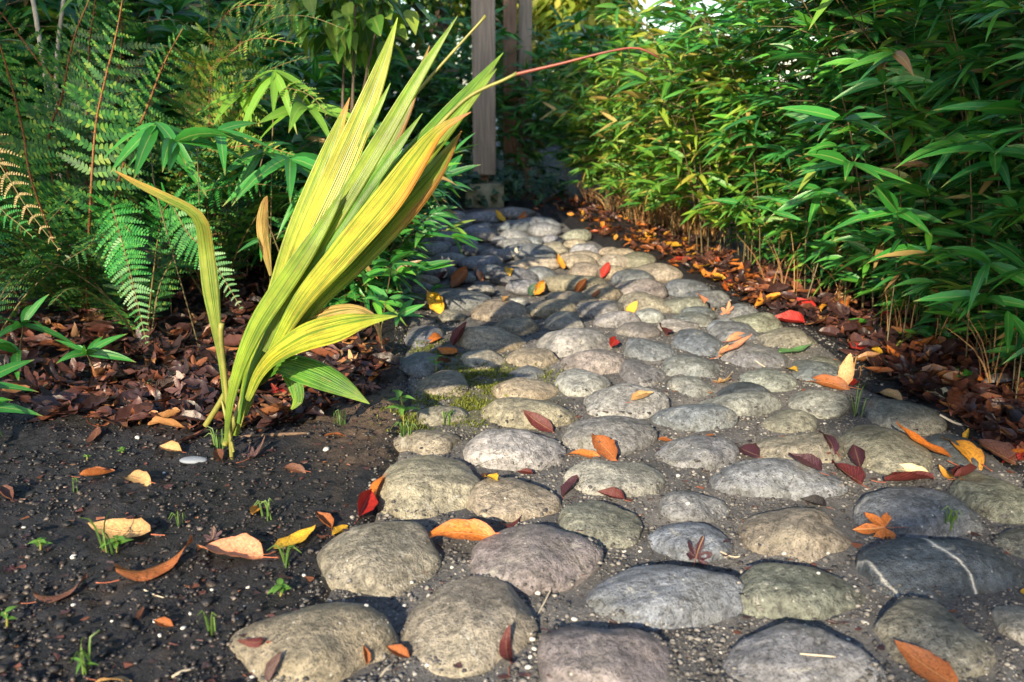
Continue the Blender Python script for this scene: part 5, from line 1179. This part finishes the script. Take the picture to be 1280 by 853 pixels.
grains(1500, lambda x, y: inside(x, y) < 0.0 and x > .3, .002, .008, M_CRUMB, 'soil_crumbs', 'loose dark crumbs on the right soil strip', 'soil', 82, .3, (.4, 1.5), (1.4, 3.4))
grains(26000, lambda x, y: inside(x, y) > -.02 and not in_stone(x, y, .92) and mnoise.noise((x*8, y*8, 4)) > random.uniform(-.7, .4), .0012, .0055, M_GRAV, 'gravel', 'fine grey grit in the joints between cobbles', 'gravel', 83, .25, (-.5, 1.4), (.95, 3.4))
def scraps(n, cond, seed, name, label):
    r = np.random.RandomState(seed); Vs, Fs, n0 = [], [], 0; c = 0
    while c < n:
        y = .95+2.5*r.rand()**1.4; x = r.uniform(-1.3, 1.4)
        if abs(x) > .66*y+.1 or not cond(x, y): continue
        m = r.randint(4, 7); a = np.sort(r.uniform(0, 6.28, m)); s_ = r.uniform(.003, .011); V = np.column_stack([np.cos(a)*s_, np.sin(a)*s_*r.uniform(.4, 1), r.uniform(0, .004, m)])
        Vs.append(V+np.array([x, y, down(x, y)[0]+.001])); Fs.append(tuple(range(n0, n0+m))); n0 += m; c += 1
    return tag(ob(name, mesh(name, np.concatenate(Vs), Fs, M_LIT, smooth=False)), label, 'leaf litter', kind='stuff')
scraps(260, lambda x, y: inside(x, y) > 0 and not in_stone(x, y, .8), 91, 'leaf_scraps', 'brown crumbs of leaves caught in the joints of the path')
scraps(800, lambda x, y: inside(x, y) < 0 and x < .2, 92, 'leaf_scraps', 'brown crumbs of leaves strewn on the black soil')
grains(420, lambda x, y: inside(x, y) < -.01 and x < .3 and not in_stone(x, y, 1.1) and mnoise.noise((x*5, y*5, 7)) > random.uniform(-.3, .5), .004, .012, M_CLOD, 'soil_clods', 'irregular dark clods of damp soil on the left bed', 'soil', 85, .15, (-1.3, .0), (.95, 2.2), .42, 2.0)
# moss: short tufts on the joint left of centre
def moss(n, spots, seed):
    r = np.random.RandomState(seed); Vs, Fs, n0 = [], [], 0
    for k in range(n):
        px, py, sx_, sy_ = spots[r.randint(len(spots))]; g_ = G(px+r.normal(0, sx_), py+r.normal(0, sy_))
        if in_stone(g_.x, g_.y, .86) or mnoise.noise((g_.x*16, g_.y*16, 2)) < -.15: continue
        z = down(g_.x, g_.y)[0]
        for q in range(3):
            a = r.uniform(0, 6.28); l = r.uniform(.003, .009); d = np.array([math.cos(a)*.7, math.sin(a)*.7, r.uniform(.5, 1.2)])*l; s_ = np.array([-math.sin(a), math.cos(a), 0])*.0013
            b0 = np.array([g_.x, g_.y, z-.001]); Vs += [b0-s_, b0+s_, b0+d+s_*.4, b0+d-s_*.4]; Fs.append((n0, n0+1, n0+2, n0+3)); n0 += 4
    return tag(ob('moss', mesh('moss', Vs, Fs, M_MOSS)), 'yellow-green moss in the joints left of centre', 'moss', kind='stuff')
moss(5200, [(612, 488, 24, 14), (560, 503, 30, 7), (660, 475, 22, 7), (590, 470, 20, 8), (540, 440, 18, 10), (510, 530, 16, 12), (585, 520, 14, 8)], 84)
# twigs
for k, (p0, p1, r_, lab, mt) in enumerate([((300, 548), (388, 543), .004, 'reddish bark strip on soil right of gladiolus stalks', M_TWIG), ((170, 495), (150, 540), .0018, 'thin twig on the brown litter', M_TWIG), ((215, 503), (262, 495), .0022, 'pale green-grey twig left of gladiolus', M_PALE), ((205, 480), (240, 455), .003, 'broken reddish twig in the litter', M_TWIG),
     ((185, 515), (275, 528), .0016, 'long fine twig crossing the litter', M_TWIG), ((295, 540), (320, 515), .0016, 'yellow straw at the gladiolus foot', M_STEM), ((215, 848), (240, 838), .002, 'pale straw at the bottom edge', M_PALE), ((672, 770), (690, 735), .0013, 'fine straw between near cobbles', M_PALE), ((475, 848), (492, 830), .0018, 'yellow straw by the corner cobble', M_PALE),
     ((1175, 520), (1215, 535), .0028, 'pale twig beside the cream curled leaf', M_PALE), ((945, 452), (982, 466), .0014, 'yellow straw across the cobbles before green leaf', M_PALE), ((1000, 818), (1045, 822), .0012, 'grey straw in front of greenish cobble', M_PALE), ((900, 690), (935, 694), .0014, 'white twig right of the purple maple leaf', M_PALE), ((180, 738), (205, 748), .0012, 'pale bit of straw on black soil', M_PALE)]):
    a_, b_ = hit(*p0), hit(*p1); mid = (a_+b_)/2; mid.z = down(mid.x, mid.y)[0]
    pts = [np.array(v)+np.array([0, 0, r_*.8]) for v in (a_, mid, b_)]; o0 = pts[0]
    tag(ob('twig', tubemesh('twig', [p_-o0 for p_ in pts], [r_, r_*1.1, r_*.6], mt, 6, 8), loc=o0), lab, 'twig')
# larger pebbles
PEBM = []
for k in range(4):
    V, F = ICO[2]; W = V*np.array([1, .75, .5])*(1+np.array([.25*mnoise.noise(Vector(v)*1.6+Vector((k*9, 0, 0))) for v in V])[:, None]); PEBM.append(mesh('pebble', W, F, M_PEB))
M_PEBG = mat_simple('flat_pebble', (.13, .15, .19), (.22, .25, .30), 30, .5)
o = ob('pebble', mesh('pebble', ICO[3][0]*np.array([1, .5, .22]), ICO[3][1], M_PEBG), loc=hit(242, 577)+Vector((0, 0, .003))); o.scale = (.029,)*3; tag(o, 'flat blue-grey pebble at the gladiolus foot', 'pebble')
PEBS = [(672, 742, 8, 'white pebble below the rounded grey cobble'), (92, 757, 6, ''), (408, 563, 10, 'cream pebble on the lighter brown soil right of gladiolus'), (194, 777, 7, 'white pebble beside the rust scrap'), (229, 786, 7, ''), (200, 795, 6, ''), (305, 760, 6, 'white pebble on the soil before big tan cobble'), (92, 697, 8, ''), (296, 775, 5, ''), (172, 548, 7, 'white pebble near the reddish brown leaf'), (665, 800, 9, 'white pebble beside the dark red torn leaf'), (668, 812, 7, ''), (663, 822, 6, ''), (660, 835, 8, 'orange-white pebble below the torn leaf'), (718, 775, 8, 'white chip between two bottom cobbles'), (1023, 717, 5, ''), (1035, 692, 5, ''), (1083, 780, 6, 'white pebble left of blotchy yellow-green cobble'), (458, 758, 7, ''), (505, 758, 6, ''), (565, 710, 6, ''), (860, 630, 6, ''), (800, 690, 5, ''), (948, 530, 5, ''), (238, 768, 5, ''), (30, 660, 5, ''), (205, 592, 5, ''), (140, 777, 4, ''), (265, 738, 5, ''), (380, 720, 5, ''), (310, 735, 5, ''), (885, 800, 5, ''), (1060, 800, 5, ''), (780, 690, 6, '')]
rr = random.Random(3)
for k, (px, py, sz, lab) in enumerate(PEBS):
    h = hit(px, py); s_ = sz*.5*(h-EYE).dot(FW)/FPX*1.15
    o = ob('pebble', PEBM[k % 4], loc=h+Vector((0, 0, s_*.25))); o.scale = (s_,)*3; o.rotation_euler = (rr.uniform(-.3, .3), rr.uniform(-.3, .3), rr.uniform(0, 6))
    onsoil = inside(h.x, h.y) < 0
    tag(o, lab or ('tiny white pebble scattered on the black soil' if onsoil else 'tiny white pebble in the grit between cobbles'), 'pebble', 'white pebbles on the soil' if onsoil else 'white pebbles between the cobbles')

# ------------------------------------------------------------------ trees
def tree(loc, h, cr, cz, n, mat, seed, label, group, Lr=(.10, .18), clumps=26, trunk_r=.09, zmin=None):
    r = np.random.RandomState(seed); e = empty('tree', loc, label, 'tree', group)
    zc = h-cz
    cc = r.normal(0, 1, (clumps, 3)); cc /= np.linalg.norm(cc, axis=1)[:, None]; cc *= (r.uniform(.35, 1, clumps))[:, None]; cc = cc*np.array([cr, cr, cz])+np.array([0, 0, zc])
    ix = r.randint(0, clumps, n); off = r.normal(0, 1, (n, 3)); off /= np.linalg.norm(off, axis=1)[:, None]; off *= (r.rand(n)**.5)[:, None]*cr*.42
    Pb = cc[ix]+off; Pb[:, 2] = np.maximum(Pb[:, 2], zmin if zmin is not None else .12)
    D = off+r.normal(0, .12, (n, 3)); D[:, 2] -= .1; L = r.uniform(*Lr, n)
    V, F, U = leaves_np(Pb, D, r.normal(0, .5, (n, 3))+np.array([0, 0, 1]), L, L*.5, r.uniform(0, .4, n), .2, np.array([.2, .8, 1., .6, .02])[[0, 1, 2, 4]], np.array([0, .25, .6, 1.]))
    ob('crown', mesh('crown', V, F, mat, U), e)
    tk = ob('trunk', tubemesh('trunk', [(0, 0, -.05), (.03, .02, h*.3), (-.02, .03, h*.6), (.02, 0, h*.85)], [trunk_r*1.3, trunk_r, trunk_r*.7, trunk_r*.25], M_BARK, 9, 14), e)
    for k in range(7):
        c_ = cc[k]; z0 = h*r.uniform(.25, .6)
        ob('limb', tubemesh('limb', [(0, .02, z0), tuple((c_+np.array([0, 0, z0]))*.5), tuple(c_)], [trunk_r*.5, trunk_r*.3, trunk_r*.1], M_BARK, 6, 8), tk)
    return e
GT = 'trees beyond the bamboo'
for k, (x, y, h, cr, cz, n, mt, lab) in enumerate([
    (-2.6, 9.5, 3.6, 1.7, 1.7, 4200, M_TREEG, 'dark green tree beyond the posts at left'), (-.8, 10.5, 3.2, 1.3, 1.5, 3600, M_TREEG, 'dense green tree left of the grey post'),
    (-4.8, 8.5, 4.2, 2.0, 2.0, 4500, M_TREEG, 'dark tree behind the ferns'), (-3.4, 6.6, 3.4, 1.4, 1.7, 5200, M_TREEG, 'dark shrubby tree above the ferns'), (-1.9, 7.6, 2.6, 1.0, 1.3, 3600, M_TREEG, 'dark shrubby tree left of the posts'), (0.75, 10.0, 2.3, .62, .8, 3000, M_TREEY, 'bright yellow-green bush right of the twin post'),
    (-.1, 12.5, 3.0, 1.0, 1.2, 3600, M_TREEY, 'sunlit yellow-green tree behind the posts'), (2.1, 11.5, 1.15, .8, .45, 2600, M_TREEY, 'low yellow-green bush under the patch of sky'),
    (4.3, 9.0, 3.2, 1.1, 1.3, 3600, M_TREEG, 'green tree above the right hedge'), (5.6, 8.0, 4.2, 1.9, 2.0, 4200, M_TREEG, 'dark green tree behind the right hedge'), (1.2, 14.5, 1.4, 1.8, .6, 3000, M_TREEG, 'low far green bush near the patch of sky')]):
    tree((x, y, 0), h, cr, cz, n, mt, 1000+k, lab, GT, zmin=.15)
# unseen trees added behind the viewer to shade the right foreground and fern bed
for k, (x, y, h, cr, cz, n, lab) in enumerate([(-.05, -8, 7.0, 1.95, 2.45, 46000, 'unseen evergreen tree added behind the viewer to shade the right cobbles'), (-6.45, -8, 9.8, 1.85, 2.9, 16000, 'unseen evergreen tree added behind the viewer to shade the ferns')]):
    tree((x, y, 0), h, cr, cz, n, M_TREEG, 1100+k, lab, 'added shade trees behind the viewer', (.20, .36), 60, .14)
